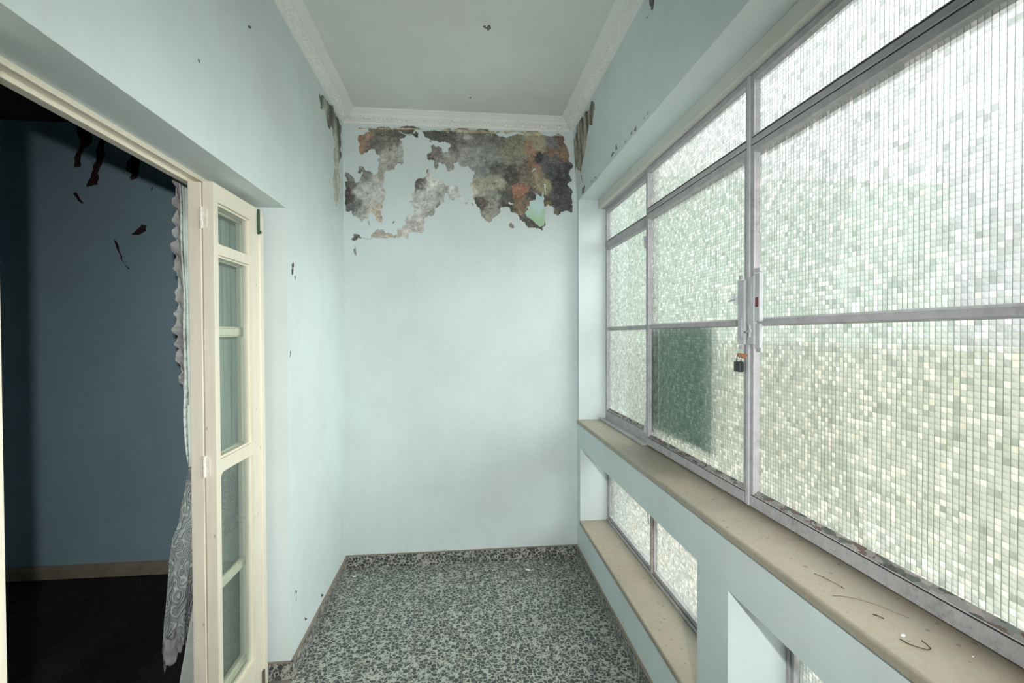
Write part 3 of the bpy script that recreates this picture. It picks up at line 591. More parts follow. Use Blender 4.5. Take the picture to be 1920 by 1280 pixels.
cornice('trim_2', (XL, YF, 0), (XL, YB, 0), (1, 0, 0), 'white moulded cornice along the left wall')
cornice('trim_3', (XT, YF, 0), (XT, YB, 0), (-1, 0, 0), 'white moulded cornice along the right wall')
cornice('trim_4', (XL, YF, 0), (XT, YF, 0), (0, 1, 0), 'white moulded cornice behind the camera')

# terrazzo floor tiles
floor = MB(); floor.box(XL-.2, XR+.02, YF-.1, YB+.02, -.15, -.0005); fl_o = floor.build('floor', M_grout); fl_o.data.materials[0] = simple('tile_joint_mortar', (.25, .22, .17, 1), .9, .1); struct(fl_o, 'green-grey terrazzo tile floor of the corridor')
TS = .2285; G = .0030
tile_me = None
def tile_obj(x0, x1, y0, y1, name, mat, parent, z0=-.02, z1=0.0):
    m = MB(); m.box(x0, x1, y0, y1, z0, z1); return m.build(name, mat, parent, bevel=.0008)
full = None
k0 = int(math.floor((XL+.467)/TS))
nx = []
for k in range(-3, 7):
    a, b = -.467+TS*k, -.467+TS*(k+1)
    for r in range(-21, 6):
        c, d_ = 2.183+TS*r, 2.183+TS*(r+1)
        x0, x1, y0, y1 = max(a, XL+.002)+G/2, min(b, XR-.002)-G/2, max(c, YF)+G/2, min(d_, YB-.002)-G/2
        if x1-x0 < .01 or y1-y0 < .008: continue
        if abs((x1-x0)-(TS-G)) < 1e-6 and abs((y1-y0)-(TS-G)) < 1e-6:
            if full is None:
                m = MB(); h = (TS-G)/2; m.box(-h, h, -h, h, -.02, 0)
                full = m.build('tile', M_terr, fl_o, bevel=.0008); o = full
            else:
                o = full.copy(); sc.collection.objects.link(o)
            o.location = ((x0+x1)/2, (y0+y1)/2, 0)
            o.location.z = random.uniform(-.0002, .0003)
        else:
            tile_obj(x0, x1, y0, y1, 'tile', M_terr, fl_o)

# skirting tiles with a mortar top
def skirting(name, axis, fixed, thick_dir, s0, s1, label, joints, z1=.080):
    par = empty(name); struct(par, label)
    cuts = [s0]+[j for j in joints if s0+.01 < j < s1-.01]+[s1]
    for a, b in zip(cuts[:-1], cuts[1:]):
        m = MB(); t = .011
        if axis == 'y': m.box(fixed, fixed+thick_dir*t, a+.0007, b-.0007, 0, z1-.004)
        else: m.box(a+.0007, b-.0007, fixed, fixed+thick_dir*t, 0, z1-.004)
        m.build('tile', M_terrs, par, bevel=.0012)
    m = MB(); e = .0125
    if axis == 'y': m.box(fixed, fixed+thick_dir*e, s0, s1, z1-.0045, z1)
    else: m.box(s0, s1, fixed, fixed+thick_dir*e, z1-.0045, z1)
    m.build('mortar_cap', M_grout, par, bevel=.001)
jx = [-.467+TS*k for k in range(-3, 8)]; jy = [2.183+TS*k for k in range(-22, 6)]
skirting('baseboard_back', 'x', YB, -1, XL, XR, 'terrazzo skirting tiles at the foot of the end wall', jx)
skirting('baseboard_left', 'y', XL, 1, DJ1-.011, YB-.011, 'terrazzo skirting tiles at the foot of the left wall', jy)
skirting('baseboard_right', 'y', XR, -1, YF, YB-.011, 'terrazzo skirting tiles below the windows', jy)
skirting('baseboard_recess', 'x', DJ1, -1, -.855, XL+.011, 'short terrazzo skirting return inside the door recess', [])

# ------------------------------------------------------------------ inner dark room
XW = -4.2
ri = MB(); ri.box(XW, XLI, YBI, YBI+.15, -.1, 2.9); rio = ri.build('wall_inner', M_inner)
struct(rio, 'dull blue wall of the dark room with dark torn patches')
mark(rio, TR['inner'], lambda u, v: (u, YBI, v), (0, -1, 0), simple('torn_dark_brown', (.055, .035, .035, 1), .9, .1, var=.5, scale=60), 'bare_patch', .0008, 3, .14)
ri = MB(); ri.box(XW-.15, XW, -1.6, YBI, -.1, 2.9); struct(ri.build('wall_inner_left', M_inner), 'far side wall of the dark room')
ri = MB(); ri.box(XW, XLI, -1.75, -1.6, -.1, 2.9); struct(ri.build('wall_inner_front', M_inner), 'near wall of the dark room')
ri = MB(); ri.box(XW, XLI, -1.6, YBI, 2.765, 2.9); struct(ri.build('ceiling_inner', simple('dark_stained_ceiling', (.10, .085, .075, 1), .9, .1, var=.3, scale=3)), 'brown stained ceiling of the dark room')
sk = MB(); sk.prism_y([(0, 0), (.018, 0), (.018, .055), (.012, .062), (.010, .074), (0, .08)], 0, 3.25)
sko = sk.build('baseboard_inner', M_skirtw); sko.rotation_euler = (0, 0, PI/2); sko.location = (XLI-.001, YBI, 0); sko.rotation_euler = (0, 0, PI/2)
# profile x axis must point to -y: rotate so that local +x -> -y, local +y -> -x... 
sko.rotation_euler = (0, 0, -PI/2); sko.location = (XW+.01, YBI-.0005, 0)
struct(sko, 'cream moulded wooden skirting in the dark room')
pf_ = MB(); pf_.box(XW, XLI, -1.6, YBI, -.12, -.006); pfo = pf_.build('floor_inner', M_seam); struct(pfo, 'dark worn herringbone parquet floor of the inner room')
# herringbone planks (only the part that can be seen through the door)
PW, PLn = .072, .360
m = MB(); m.box(0, PLn-.001, 0, PW-.001, -.018, 0); plank0 = m.build('plank', M_wood, pfo, bevel=.0007); used0 = False
cnt = 0
ang = math.radians(45)
for i in range(-34, 40):
    for j in range(-12, 14):
        for kk in (0, 1):
            # herringbone in local axes
            bx = i*PW + j*PLn*0; 
            lx = i*PW + j*2*PLn; ly = i*PW
            if kk == 0: x, y, r = lx, ly, 0.0
            else: x, y, r = lx+PLn+PW, ly+0.0, PI/2
            # vertical plank occupies [x-PW,x] x [y,y+PLn]
            wx = -2.2+math.cos(ang)*x-math.sin(ang)*y; wy = 2.0+math.sin(ang)*x+math.cos(ang)*y
            cxm = wx+.13*math.cos(ang+r); cym = wy+.13*math.sin(ang+r)
            if not (-3.15 < cxm < -1.15 and 1.35 < cym < 3.0): continue
            if not used0: o = plank0; used0 = True
            else:
                if cnt > 285: continue
                o = plank0.copy(); sc.collection.objects.link(o)
            o.location = (wx, wy, random.uniform(-.0008, .0003)); o.rotation_euler = (0, 0, ang+r); cnt += 1

# ------------------------------------------------------------------ door_1: folding door, frame, threshold
door = empty('door_1'); struct(door, 'cream folding glazed door standing open in its recess')
df = MB()
df.box(-.906, -.880, DJ0, DJ1-.0, 1.999, DZ+.001); df.box(-.933, -.906, DJ0, DJ1, 1.987, DZ+.001)
df.box(-.906, -.880, DJ1-.012, DJ1, 0, 2.0); df.box(-.933, -.906, DJ1-.026, DJ1, 0, 2.0)
df.box(-.906, -.880, DJ0, DJ0+.012, 0, 2.0); df.box(-.933, -.906, DJ0, DJ0+.026, 0, 2.0)
df.build('door_frame', M_cream, door, bevel=.002)
th = MB(); th.box(-.935, XL+.004, DJ0+.001, DJ1-.012, -.02, .006); th.build('threshold', simple('worn_grey_brown_stone', (.20, .185, .155, 1), .7, .3, var=.2, scale=14), door, bevel=.002)

def leaf(name, xf, xb, y0, y1, z0, z1, hinge_side, w_h, w_f, rails, label, muntins=()):
    """glazed leaf lying in an x-slab xb..xf (xf = corridor side), hinge_side = y of narrow stile; rails = list of (z0,z1)."""
    lf = MB(); dirn = 1 if y1 > y0 else -1
    a0, a1 = (y0, y1) if y0 < y1 else (y1, y0)
    ya, yb = (a0+w_h, a1-w_f) if hinge_side == 'lo' else (a0+w_f, a1-w_h)
    lf.box(xb, xf, a0, ya, z0, z1); lf.box(xb, xf, yb, a1, z0, z1)
    for r0, r1 in rails: lf.box(xb+.001, xf-.001, ya, yb, r0, r1)
    for r0, r1 in muntins: lf.box(xb+.006, xf-.010, ya, yb, r0, r1)
    # glazing beads with quarter-round corner pieces
    xg = (xf+xb)/2-.002
    allr = sorted(list(rails)+list(muntins)); panes = [(allr[i][1], allr[i+1][0]) for i in range(len(allr)-1)]
    bd = .006
    for q0, q1 in panes:
        for (u0, u1, v0, v1) in ((ya, ya+bd, q0, q1), (yb-bd, yb, q0, q1), (ya+bd, yb-bd, q0, q0+bd), (ya+bd, yb-bd, q1-bd, q1)):
            lf.box(xg-.006, xg+.007, u0, u1, v0, v1)
    # rounded inner corners (fillet wedges)
    def fillet(yc, zc, sy, sz, r=.022):
        pts = [(yc, zc)]
        for k in range(7):
            t = PI/2*k/6; pts.append((yc+sy*(r-r*math.sin(t)), zc+sz*(r-r*math.cos(t))))
        n = len(lf.v)
        for x in (xg-.006, xf-.002):
            lf.v += [(x, p[0], p[1]) for p in pts]
        K = len(pts)
        for k in range(K):
            kk = (k+1) % K; lf.f.append((n+k, n+kk, n+K+kk, n+K+k)); lf.m.append(0)
        lf.f.append(tuple(range(n, n+K))); lf.f.append(tuple(range(n+2*K-1, n+K-1, -1))); lf.m += [0, 0]
    if not muntins:
        yh, s = (ya, 1) if hinge_side == 'lo' else (yb, -1)
        fillet(yh, panes[-1][0], s, 1); fillet(yh, panes[0][1], s, -1, .03)
    o = lf.build(name, M_cream, door, bevel=.0022)
    if label: o['label'] = label
    for q0, q1 in panes:
        g = MB(); g.box(xg-.002, xg+.002, ya-.004, yb+.004, q0-.004, q1+.004); g.build('pane', M_dglass, o)
    return o
railsA = [(.03, .185), (1.005, 1.050), (1.750, 1.785), (1.928, 1.988)]
railsB = [(.03, .185), (1.005, 1.045), (1.750, 1.785), (1.925, 1.985)]
A = leaf('leaf', -.825, -.859, 1.700, 2.090, .018, 1.988, 'lo', .030, .104, railsA, 'outer right leaf of the folding door, facing the corridor')
B = leaf('leaf', -.863, -.905, 1.697, 2.088, .018, 1.985, 'lo', .045, .054, railsB, 'inner right leaf folded behind the outer one, with glazing bars', [(.555, .580), (1.475, 1.502)])
A2 = leaf('leaf', -.822, -.856, .555, .948, .018, 1.988, 'hi', .030, .118, railsA, 'near left leaf of the folding door at the picture edge')
B2 = leaf('leaf', -.860, -.902, .558, .952, .018, 1.985, 'hi', .045, .060, railsB, None, [(.555, .580), (1.475, 1.502)])
# astragal, bolt notch, hinges
m = MB(); m.box(-.830, -.818, 2.052, 2.088, .02, 1.965); m.build('astragal', M_cream, A, bevel=.004)
m = MB(); m.box(-.8245, -.8165, 2.040, 2.0515, 1.885, 1.985); m.build('bolt_groove', M_green, A, bevel=.001)
m = MB(); m.tube([(-.8185, 2.047, 1.893), (-.811, 2.049, 1.893)], .006, 8); m.build('bolt_knob', M_green, A)
m = MB(); m.box(-.824, -.8165, 2.040, 2.056, .03, .10); m.build('worn_corner', M_mark, A, bevel=.002)
def hinge(z0, z1, par, y=1.6975, x=-.861):
    m = MB(); m.tube([(x, y-.003, z0), (x, y-.003, z1)], .0052, 10)
    for k in range(1, 5): zz = z0+(z1-z0)*k/5; m.tube([(x, y-.003, zz-.001), (x, y-.003, zz+.001)], .0060, 10)
    m.box(x+.002, x+.016, y-.0015, y+.002, z0+.004, z1-.004)
    o = m.build('hinge', M_brass, par); return o
for zz in (1.83, 1.00, .20): hinge(zz, zz+.072, A)

# ------------------------------------------------------------------ windows
def ring(mb, x0, x1, y0, y1, z0, z1, wl_, wr_, wb_, wt_, mi=0):
    mb.box(x0, x1, y0, y0+wl_, z0, z1, mi); mb.box(x0, x1, y1-wr_, y1, z0, z1, mi)
    mb.box(x0, x1, y0+wl_, y1-wr_, z0, z0+wb_, mi); mb.box(x0, x1, y0+wl_, y1-wr_, z1-wt_, z1, mi)
def relief_pane(name, xf, y0, y1, z0, z1, parent, th=.004):
    """pressed glass: pillow-shaped cells on the room side, flat outside"""
    c = CELL; ys = np.unique(np.clip(np.concatenate([[y0], np.arange(math.ceil(y0/c), math.floor(y1/c)+1)*c, [y1]]), y0, y1))
    zs = np.unique(np.clip(np.concatenate([[z0], np.arange(math.ceil(z0/c), math.floor(z1/c)+1)*c, [z1]]), z0, z1))
    ny, nz = len(ys), len(zs)
    Y, Z = np.meshgrid(ys, zs, indexing='ij'); V = np.stack([np.full_like(Y, xf), Y, Z], -1).reshape(-1, 3)
    id_ = np.arange(ny*nz).reshape(ny, nz)
    cy = (ys[:-1]+ys[1:])/2; cz = (zs[:-1]+zs[1:])/2; CY_, CZ_ = np.meshgrid(cy, cz, indexing='ij')
    rs = np.random.RandomState(int(abs(y0*977+z0*331)) % 9999+3)
    h = .0007+.0006*rs.rand(*CY_.shape)
    oy = (rs.rand(*CY_.shape)-.5)*.004; oz = (rs.rand(*CY_.shape)-.5)*.005
    C_ = np.stack([xf-h, CY_+oy, CZ_+oz], -1).reshape(-1, 3); nb = len(V); cid = nb+np.arange(len(C_)).reshape(ny-1, nz-1)
    a, b, c2, d = id_[:-1, :-1], id_[1:, :-1], id_[1:, 1:], id_[:-1, 1:]
    T = np.concatenate([np.stack([p.ravel(), q.ravel(), cid.ravel()], 1) for p, q in ((b, a), (c2, b), (d, c2), (a, d))])
    verts = np.concatenate([V, C_, [[xf+th, y0, z0], [xf+th, y1, z0], [xf+th, y1, z1], [xf+th, y0, z1]]])
    n = len(verts)-4
    me = bpy.data.meshes.new(name)
    faces = T.tolist()+[(n, n+1, n+2, n+3)]
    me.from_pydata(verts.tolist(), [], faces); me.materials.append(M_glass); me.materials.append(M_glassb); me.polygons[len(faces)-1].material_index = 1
    o = bpy.data.objects.new(name, me); sc.collection.objects.link(o); o.parent = parent
    return o

win = empty('window_1'); struct(win, 'long grey steel casement window glazed with pressed grid glass')
XF = .905       # room-side face of the opening sashes
YS = [3.06, 2.30, 1.44, .58, -.18]
# fixed outer frame
f = MB()
f.box(.930, .965, -.18, 3.06, .918, .940); f.box(.900, .9655, -.18, 3.06, 2.288, 2.302)
f.box(.930, .965, 3.045, 3.06, .918, 2.29); f.box(.930, .965, -.18, -.165, .918, 2.29)
for y in (2.30, .58): f.box(.928, .965, y-.012, y+.012, .918, 2.29)
f.box(.930, .965, -.18, 3.06, 2.043, 2.066)
f.build('frame', M_steel, win, bevel=.0015)
# raised track lip in front of the two fixed end lights
for (a, b) in ((2.305, 3.058), (-.178, .575)):
    m = MB(); m.box(.884, .894, a, b, .9205, .932); m.box(.894, .930, a, b, .9205, .926); m.build('track_lip', M_steel, win, bevel=.0015)
m = MB(); m.box(.878, .903, -.179, 3.0595, 2.2885, SOF-.0005); m.box(.903, .9655, -.179, 3.0595, 2.302, SOF-.0005); m.build('head_lining', M_strip, win, bevel=.003)
def sash(name, xf, y0, y1, z0, z1, wb_, ws, wt_, splits, label=None, dirty=True):
    s = MB(); d_ = .026
    ring(s, xf, xf+d_, y0, y1, z0, z1, ws, ws, wb_, wt_)
    for q in splits: s.box(xf+.004, xf+d_, y0+ws, y1-ws, q-.009, q+.009)
    o = s.build(name, M_steel, win, bevel=.0015)
    if label: o['label'] = label
    zz = [z0+wb_]+[v for q in splits for v in (q-.009, q+.009)]+[z1-wt_]
    for i in range(0, len(zz), 2):
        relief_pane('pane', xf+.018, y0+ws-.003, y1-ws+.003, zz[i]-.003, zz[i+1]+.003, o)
    # sloping putty fillets round the glass, thick along the bottom
    p = MB(); gx = xf+.0175
    for i in range(0, len(zz), 2):
        a, b = zz[i], zz[i+1]
        hb = .013 if i == 0 else .004
        p.prism_y([(xf+.001, a-.002), (gx, a-.002), (gx, a+hb), (gx-.002, a+hb)], y0+ws, y1-ws, 0 if i == 0 else 1)
        p.prism_y([(xf+.008, b), (gx, b-.004), (gx, b)], y0+ws, y1-ws, 1)
        for (q, s_) in ((y0+ws, 1), (y1-ws, -1)):
            n = len(p.v); e = .004*s_
            p.v += [(xf+.006, q, a), (gx, q, a), (gx, q+e, a), (xf+.006, q, b), (gx, q, b), (gx, q+e, b)]
            for t_ in ((0, 1, 2), (3, 5, 4), (0, 3, 4, 1), (1, 4, 5, 2), (2, 5, 3, 0)): p.f.append(tuple(n+k for k in t_)); p.m.append(1)
    po = p.build('putty', [M_putty, M_steel], o)
    q = MB(); q.box(xf-.0006, xf+.003, y0+ws*.6, y1-ws*.6, z0+wb_-.0035, z0+wb_-.0005); q.build('seam', M_seam, o)
    return o
MID = 1.511
sash('fixed_light', .930, 2.312, 3.045, .940, 2.043, .042, .012, .022, [MID], 'narrow fixed light at the far end')
sash('transom_light', .930, 2.312, 3.045, 2.066, 2.288, .010, .012, .026, [], None)
sash('sash', XF, 1.442, 2.302, .928, 2.064, .040, .026, .024, [MID], 'far opening sash with the dark board behind its lower pane')
sash('transom_light', XF, 1.442, 2.302, 2.072, 2.286, .018, .020, .020, [])
sash('sash', XF, .578, 1.438, .928, 2.064, .040, .022, .022, [MID], 'near opening sash, the largest glass in the picture')
sash('transom_light', XF, .578, 1.438, 2.072, 2.286, .018, .020, .020, [])
sash('fixed_light', .930, -.165, .568, .940, 2.043, .042, .012, .022, [MID])
sash('transom_light', .930, -.165, .568, 2.066, 2.288, .010, .012, .026, [])
# meeting bar (astragal), transom gasket
m = MB(); m.box(XF-.006, XF, 1.432, 1.448, .930, 2.284); m.box(XF-.003, XF, .58, 2.30, 2.0655, 2.0705, 0); m.build('meeting_bar', M_plate, win, bevel=.0015)
m = MB(); m.box(XF+.004, XF+.024, .58, 2.302, 2.064, 2.072); m.build('dark_gap', M_seam, win)
# hinges of the sashes
for y, sgn in ((2.306, 1), (.574, -1)):
    for z in (.985, 1.90):
        m = MB(); m.tube([(XF-.004, y, z), (XF-.004, y, z+.06)], .005, 8); m.box(XF-.002, XF+.001, y-.012, y+.012, z+.004, z+.027); m.box(XF-.002, XF+.001, y-.012, y+.012, z+.033, z+.056)
        m.build('hinge', M_plate, win, bevel=.0008)
# twin lock cases either side of the meeting bar
lc = MB(); lc.box(XF-.012, XF, 1.449, 1.484, 1.440, 1.648); lc.box(XF-.015, XF-.012, 1.456, 1.470, 1.462, 1.525)
lco = lc.build('lock_case', M_plate, win, bevel=.002); lco['label'] = 'far half of the painted lock case'
k = MB(); k.tube([(XF-.012, 1.480, 1.588), (XF-.022, 1.488, 1.588)], .005, 8)
k.tube([(XF-.020, 1.486, 1.570), (XF-.020, 1.486, 1.606)], .0035, 8); k.tube([(XF-.022, 1.478, 1.587), (XF-.026, 1.512, 1.583)], .0032, 8); k.build('knob', M_plate, lco)
lc = MB(); lc.box(XF-.012, XF, 1.398, 1.431, 1.440, 1.652); lc.box(XF-.010, XF+.002, 1.372, 1.394, 1.512, 1.660); lc.box(XF-.008, XF+.002, 1.374, 1.394, 1.428, 1.505); lc.box(XF-.015, XF-.012, 1.404, 1.420, 1.562, 1.628)
lco = lc.build('lock_case', M_plate, win, bevel=.002); lco['label'] = 'near half of the painted lock case with a red chip'
m = MB(); m.box(XF-.0115, XF-.0098, 1.378, 1.390, 1.557, 1.586); m.build('worn_spot', M_redp, lco)
k = MB(); k.tube([(XF-.012, 1.412, 1.482), (XF-.022, 1.406, 1.482)], .005, 8); k.tube([(XF-.02, 1.404, 1.464), (XF-.02, 1.404, 1.502)], .0035, 8); k.tube([(XF-.022, 1.420, 1.480), (XF-.024, 1.392, 1.484)], .003, 8); k.build('knob', M_plate, lco)
for (a, b, z) in ((1.470, 1.486, 1.652), (1.374, 1.400, 1.664), (1.466, 1.486, 1.425), (1.368, 1.384, 1.420)):
    m = MB(); m.box(XF-.008, XF, a, b, z, z+.012); m.build('keeper', M_plate, win, bevel=.001)
m = MB(); m.tube([(XF-.002, 1.436, 1.406), (XF-.014, 1.450, 1.408), (XF-.018, 1.470, 1.409), (XF-.016, 1.478, 1.404), (XF-.010, 1.470, 1.399), (XF-.003, 1.446, 1.400)], .0035, 8); m.build('hasp', M_rust, win, smooth=True)

# marble sill slabs with rounded nosing
def sill(par, y0, y1, x0, x1, z0, z1, name='sill_slab'):
    pr = [(x1, z0), (x1, z1)]; r = .007; k = 6
    for i in range(k+1):
        t = PI/2*i/k; pr.append((x0+r-r*math.sin(t), z1-r+r*math.cos(t)))
    for i in range(k+1):
        t = PI/2*i/k; pr.append((x0+.003-.003*math.cos(t), z0+.003-.003*math.sin(t)))
    m = MB(); m.prism_y(pr, y0, y1); return m.build(name, M_marble, par)
sill(win, 1.4155, 3.0595, .738, .965, .8955, .9195); sill(win, -.18, 1.4145, .738, .965, .8955, .9195)

# low windows
def low_window(name, y0, y1, mull, label, latch=True):
    w = empty(name); struct(w, label)
    f = MB(); f.box(.945, .975, y0, y1, .270, .285); f.box(.945, .975, y0, y1, LW1-.012, LW1)
    f.box(.930, .975, y0, y0+.013, .27, LW1); f.box(.930, .975, y1-.013, y1, .27, LW1)
    f.box(.926, .934, y0, y1, .270, .282)
    f.build('frame', M_steel, w, bevel=.0012)
    for a, b in ((y0+.013, mull-.004), (mull+.004, y1-.013)):
        s = MB(); ring(s, .936, .956, a, b, .283, LW1-.013, .010 if a < mull-.1 and a != mull+.004 else .013, .012, .022, .014)
        o = s.build('sash', M_steel, w, bevel=.0012)
        relief_pane('pane', .949, a+.009, b-.009, .302, LW1-.024, o)
    m = MB(); m.box(.926, .937, mull-.009, mull+.009, .284, LW1-.014); m.build('meeting_bar', greymetal('low_bar_paint', (.50, .42, .40, 1), .5, .5), w, bevel=.0015)
    k = MB(); k.tube([(.930, mull, .62), (.914, mull+.006, .622)], .004, 8); k.tube([(.916, mull+.004, .60), (.914, mull+.004, .645)], .003, 8); k.tube([(.918, mull+.006, .53), (.914, mull+.006, .585)], .003, 8); k.build('catch', M_plate, w)
    sill(w, y0, y1, .746, .975, LW0+.0005, .2695)
    return w
low_window('window_2', P1, 3.03, 2.292, 'low window by the floor at the far end, with marble sill')
low_window('window_3', -.26, P0, .52, 'low window by the floor nearest the camera')

# ------------------------------------------------------------------ outside
eg = MB(); eg.box(1.02, 14, -12, 16, -.5, -.35); struct(eg.build('ground_outside', M_ground), 'pale concrete yard outside the windows')
eg = MB(); eg.box(4.6, 4.8, -12, 16, -.35, 1.35); struct(eg.build('wall_outside', M_extwall), 'cream yard wall outside the windows')
eg = MB(); eg.box(1.6, 9, 8.0, 8.2, -.35, 4.2); struct(eg.build('wall_neighbour', M_extgrn), 'grey-green neighbouring wall beyond the far window')
bd = MB(); bd.box(.9665, .9685, 1.745, 2.288, 1.005, 1.508); bo = bd.build('board', M_board)
tag(bo, 'dark green board standing outside against the lower far sash', 'board')

# ------------------------------------------------------------------ padlock
pk = empty('padlock', (XF-.017, 1.468, 1.352)); tag(pk, 'small black padlock hanging from the rusty hasp of the window', 'padlock')
b = MB(); b.box(-.008, .008, -.0175, .0175, 0, .034); b.build('body', M_lock, pk, bevel=.003)
pts = [(0, -.0115, .030)]+[(0, -.0115, .044)]+[(0, -.0115*math.cos(t), .044+.0115*math.sin(t)) for t in np.linspace(.3, PI-.3, 7)]+[(0, .0115, .044), (0, .0115, .030)]
b = MB(); b.tube(pts, .0026, 8); b.build('shackle', M_shack, pk, smooth=True)

# ------------------------------------------------------------------ curtain inside the dark room
cu = empty('curtain', (-1.0, 1.95, 2.1)); tag(cu, 'grey lace curtain tied back inside the room behind the folding door', 'curtain')
def interp(tab, z):
    tab = sorted(tab); 
    return float(np.interp(z, [t[0] for t in tab], [t[1] for t in tab]))
def sheet(name, edge, y1, z0, z1, xc, amp, nf, mat, nz=60, ny=70, tight=None, phase=0, seed=0):
    V = []; F = []
    for i in range(nz+1):
        z = z0+(z1-z0)*i/nz; ya = interp(edge, z)
        for j in range(ny+1):
            s = j/ny; y = ya+(y1-ya)*s
            a = amp*(1.0 if tight is None else interp(tight, z))
            x = xc+a*math.sin(2*PI*nf*s+phase+.5*math.sin(3*z))+a*.4*math.sin(2*PI*nf*2.3*s+1+2*z)
            x += .002*mnoise.noise(Vector((y*25, z*18, seed)))
            V.append((x+1.0, y-1.95, z-2.1))
    for i in range(nz):
        for j in range(ny): F.append((i*(ny+1)+j, i*(ny+1)+j+1, (i+1)*(ny+1)+j+1, (i+1)*(ny+1)+j))
    o = raw_mesh(name, V, F, mat, cu, True); s = o.modifiers.new('thick', 'SOLIDIFY'); s.thickness = .0012; return o
sheet('lace_panel', [(2.12, 1.875), (1.6, 1.895), (1.3, 1.91), (1.0, 1.925)], 2.42, .96, 2.12, -1.036, .012, 8, M_voile)
lo = [(.98, 1.915), (.866, 1.866), (.79, 1.832), (.757, 1.80), (.674, 1.775), (.571, 1.758), (.488, 1.741), (.42, 1.730), (.34, 1.735)]
sheet('lace_tail', lo, 2.42, .34, .98, -1.03, .012, 7, M_lace, seed=3)
# frilled bottom corner of the tail
V = []; F = []
for i in range(13):
    z = .345+.085*i/12
    for j in range(25):
        s = j/24; y = 1.706+.095*s+.006*math.sin(z*90); V.append((-1.005+.007*math.sin(18*s+2)+1.0, y-1.95, z+.012*math.sin(9*s)-2.1))
for i in range(12):
    for j in range(24): F.append((i*25+j, i*25+j+1, (i+1)*25+j+1, (i+1)*25+j))
o = raw_mesh('frill', V, F, simple('dull_grey_frill_cloth', (.22, .22, .225, 1), .9, .05), cu, True); o.modifiers.new('thick', 'SOLIDIFY').thickness = .001
sheet('lining', [(.62, 1.93), (.53, 1.90), (.45, 1.868), (.25, 1.79), (.04, 1.725)], 2.42, .02, .62, -1.004, .005, 1.5, M_cloth, seed=5)
# gathered ruffle along the free edge
V = []; F = []; nz, nw = 150, 8
tabL = [(2.06, 1.817), (1.9, 1.812), (1.77, 1.800), (1.70, 1.822), (1.60, 1.822), (1.51, 1.806), (1.40, 1.818), (1.30, 1.846), (1.25, 1.872), (1.20, 1.886)]
tabR = [(2.06, 1.850), (1.7, 1.872), (1.4, 1.880), (1.2, 1.890)]
for i in range(nz+1):
    z = 1.22+(2.06-1.22)*i/nz; a = interp(tabL, z)+.004*math.sin(z*70)+.003*mnoise.noise(Vector((z*40, 0, 0))); b_ = interp(tabR, z)
    for j in range(nw+1):
        s = j/nw; V.append((-1.010+(1-s)*(.008*math.sin(z*95+2*math.sin(z*17)+3*s)+.003*math.sin(z*230))+1.0, a+(b_-a)*s-1.95, z+(1-s)*.004*math.sin(z*50)-2.1))
for i in range(nz):
    for j in range(nw): F.append((i*(nw+1)+j, i*(nw+1)+j+1, (i+1)*(nw+1)+j+1, (i+1)*(nw+1)+j))
o = raw_mesh('ruffle', V, F, M_ruffle, cu, True); o.modifiers.new('thick', 'SOLIDIFY').thickness = .001
# tape hanging down the seam, pointed end
m = MB(); rows = []
for i in range(31):
    z = 2.06-(2.06-1.0)*i/30; c = interp([(2.06, 1.858), (1.6, 1.878), (1.45, 1.881), (1.2, 1.876), (1.05, 1.880), (1.0, 1.887)], z)
    w = interp([(2.06, .006), (1.6, .007), (1.45, .010), (1.1, .012), (1.03, .007), (1.0, .001)], z)
    c -= .030; rows.append(((-1.000+1.0+.002*math.sin(z*20), c-w-1.95, z-2.1), (-1.000+1.0+.002*math.sin(z*20+.6), c+w-1.95, z-2.1)))
for i in range(30): m.quad([rows[i][0], rows[i][1], rows[i+1][1], rows[i+1][0]])
o = m.build('tape', M_tape, cu, smooth=True, fix=False); o.modifiers.new('thick', 'SOLIDIFY').thickness = .0015
m = MB(); m.tube([(-.02, -1.35, .02), (-.02, .48, .02)], .011, 12)
for y in (-1.25, .46): m.box(-.025, .0665, y-.01, y+.01, .028, .045); m.box(-.025, -.013, y-.01, y+.01, .010, .045)
m.build('rod', M_cream, cu)

# ------------------------------------------------------------------ loose bits on floor and sill
def chip(x, y, z, r, seed, label, group=None, mat=None, flat=.0015):
    rnd = random.Random(seed); n = 7; m = MB()
    a = [(r*rnd.uniform(.55, 1.1)*math.cos(2*PI*i/n), .6*r*rnd.uniform(.6, 1.1)*math.sin(2*PI*i/n)) for i in range(n)]
    lo_ = [(p[0], p[1], 0) for p in a]; hi = [(p[0]*.9, p[1]*.9, flat*(1+.8*rnd.random())) for p in a]
    k = len(m.v); m.v += lo_+hi
    for i in range(n):
        j = (i+1) % n; m.f.append((i, j, n+j, n+i)); m.m.append(0)
    m.f.append(tuple(reversed(range(n)))); m.f.append(tuple(range(n, 2*n))); m.m += [0, 0]
    o = m.build('paint_chip', mat or M_chip); o.location = (x, y, z); o.rotation_euler = (0, 0, rnd.uniform(-.5, .5))
    tag(o, label, 'paint chip', group or 'fallen paint chips'); return o
FZ = .0004
chip(-.666, 2.994, FZ, .016, 1, 'white paint chip on the floor by the far left corner')
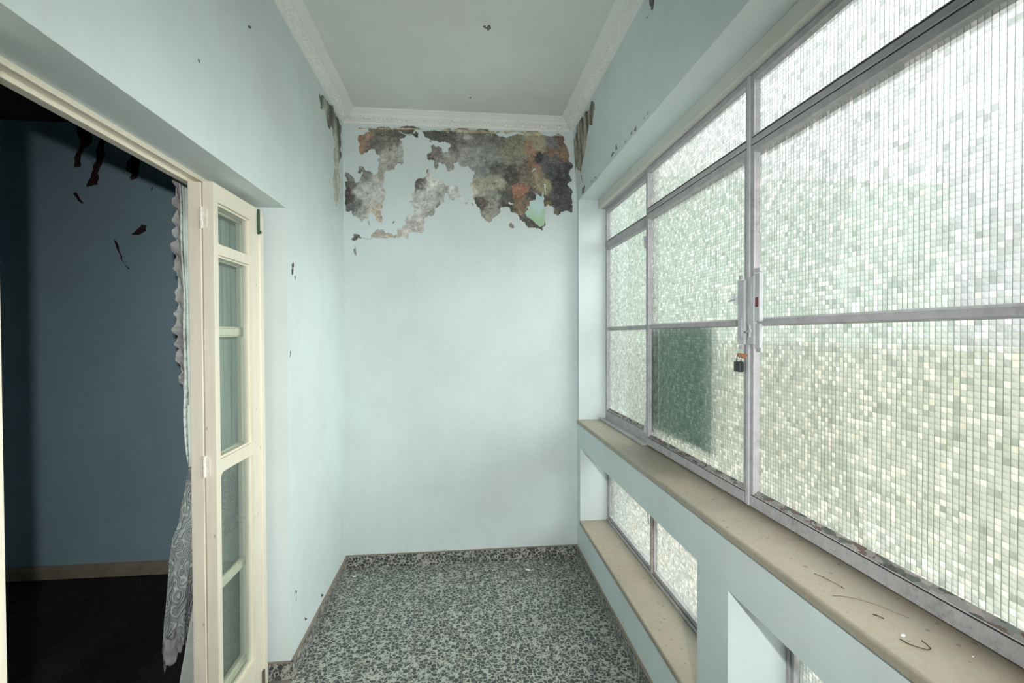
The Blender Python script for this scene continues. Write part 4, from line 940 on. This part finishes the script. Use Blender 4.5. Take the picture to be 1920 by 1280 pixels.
chip(.401, 2.964, FZ, .020, 2, 'largest white paint chip on the floor, near the end wall right of centre')
chip(.348, 3.082, FZ, .013, 3, 'slim white paint chip against the skirting of the end wall')
chip(.529, 3.02, FZ, .007, 4, 'tiniest white paint chip on the floor towards the right skirting')
chip(.835, 2.852, .9195, .011, 5, 'white paint chip at the far end of the upper marble sill')
chip(.801, .795, .9195, .0055, 6, 'white paint chip at the near end of the upper marble sill')
chip(.868, .700+.03, .9195, .0022, 8, 'speck of white paint near the right picture edge on the upper sill')
def twig(pts, r, label, leaves=()):
    m = MB(); m.tube([(x, y, .9203+dz) for x, y, dz in pts], r, 6, taper=.6)
    o = m.build('twig', M_twig, smooth=True); tag(o, label, 'twig', 'dry twigs on the marble sill')
    for (x, y, s) in leaves:
        k = MB(); rnd = random.Random(int(x*9999))
        k.v = [(x+s*math.cos(t)*rnd.uniform(.5, 1), y+s*math.sin(t)*rnd.uniform(.5, 1), .9200) for t in np.linspace(0, 2*PI, 6, False)]+[(x, y, .9212+s*.5)]
        for i in range(6): k.f.append((i, (i+1) % 6, 6)); k.m.append(0)
        k.f.append((5, 4, 3, 2, 1, 0)); k.m.append(0); k.build('dry_bud', M_twig, o)
    return o
twig([(.806, 1.025, 0), (.812, 1.005, .001), (.816, .990, 0), (.820, .972, .001), (.822, .955, 0)], .0006, 'thin twig with small dark buds, farthest along the upper sill', [(.816, .994, .0022), (.815, 1.008, .0018), (.822, .962, .0022)])
twig([(.775, .932, 0), (.792, .928, .001), (.815, .913, .0015), (.835, .893, .001), (.850, .868, 0), (.862, .842, 0)], .0005, 'long pale curved stem across the upper sill')
twig([(.786, .786, .0005), (.789, .773, 0), (.795, .762, .0008), (.806, .752, .001), (.815, .755, .001), (.820, .766, .0), (.821, .776, 0)], .0009, 'hooked dark stem with a bud, nearest on the upper sill', [(.821, .777, .0022)])
twig([(.803, .862, 0), (.808, .853, .001), (.812, .846, 0)], .0009, 'short crumpled dark sprig in the middle of the debris on the upper sill', [(.806, .858, .003), (.811, .848, .0025)])
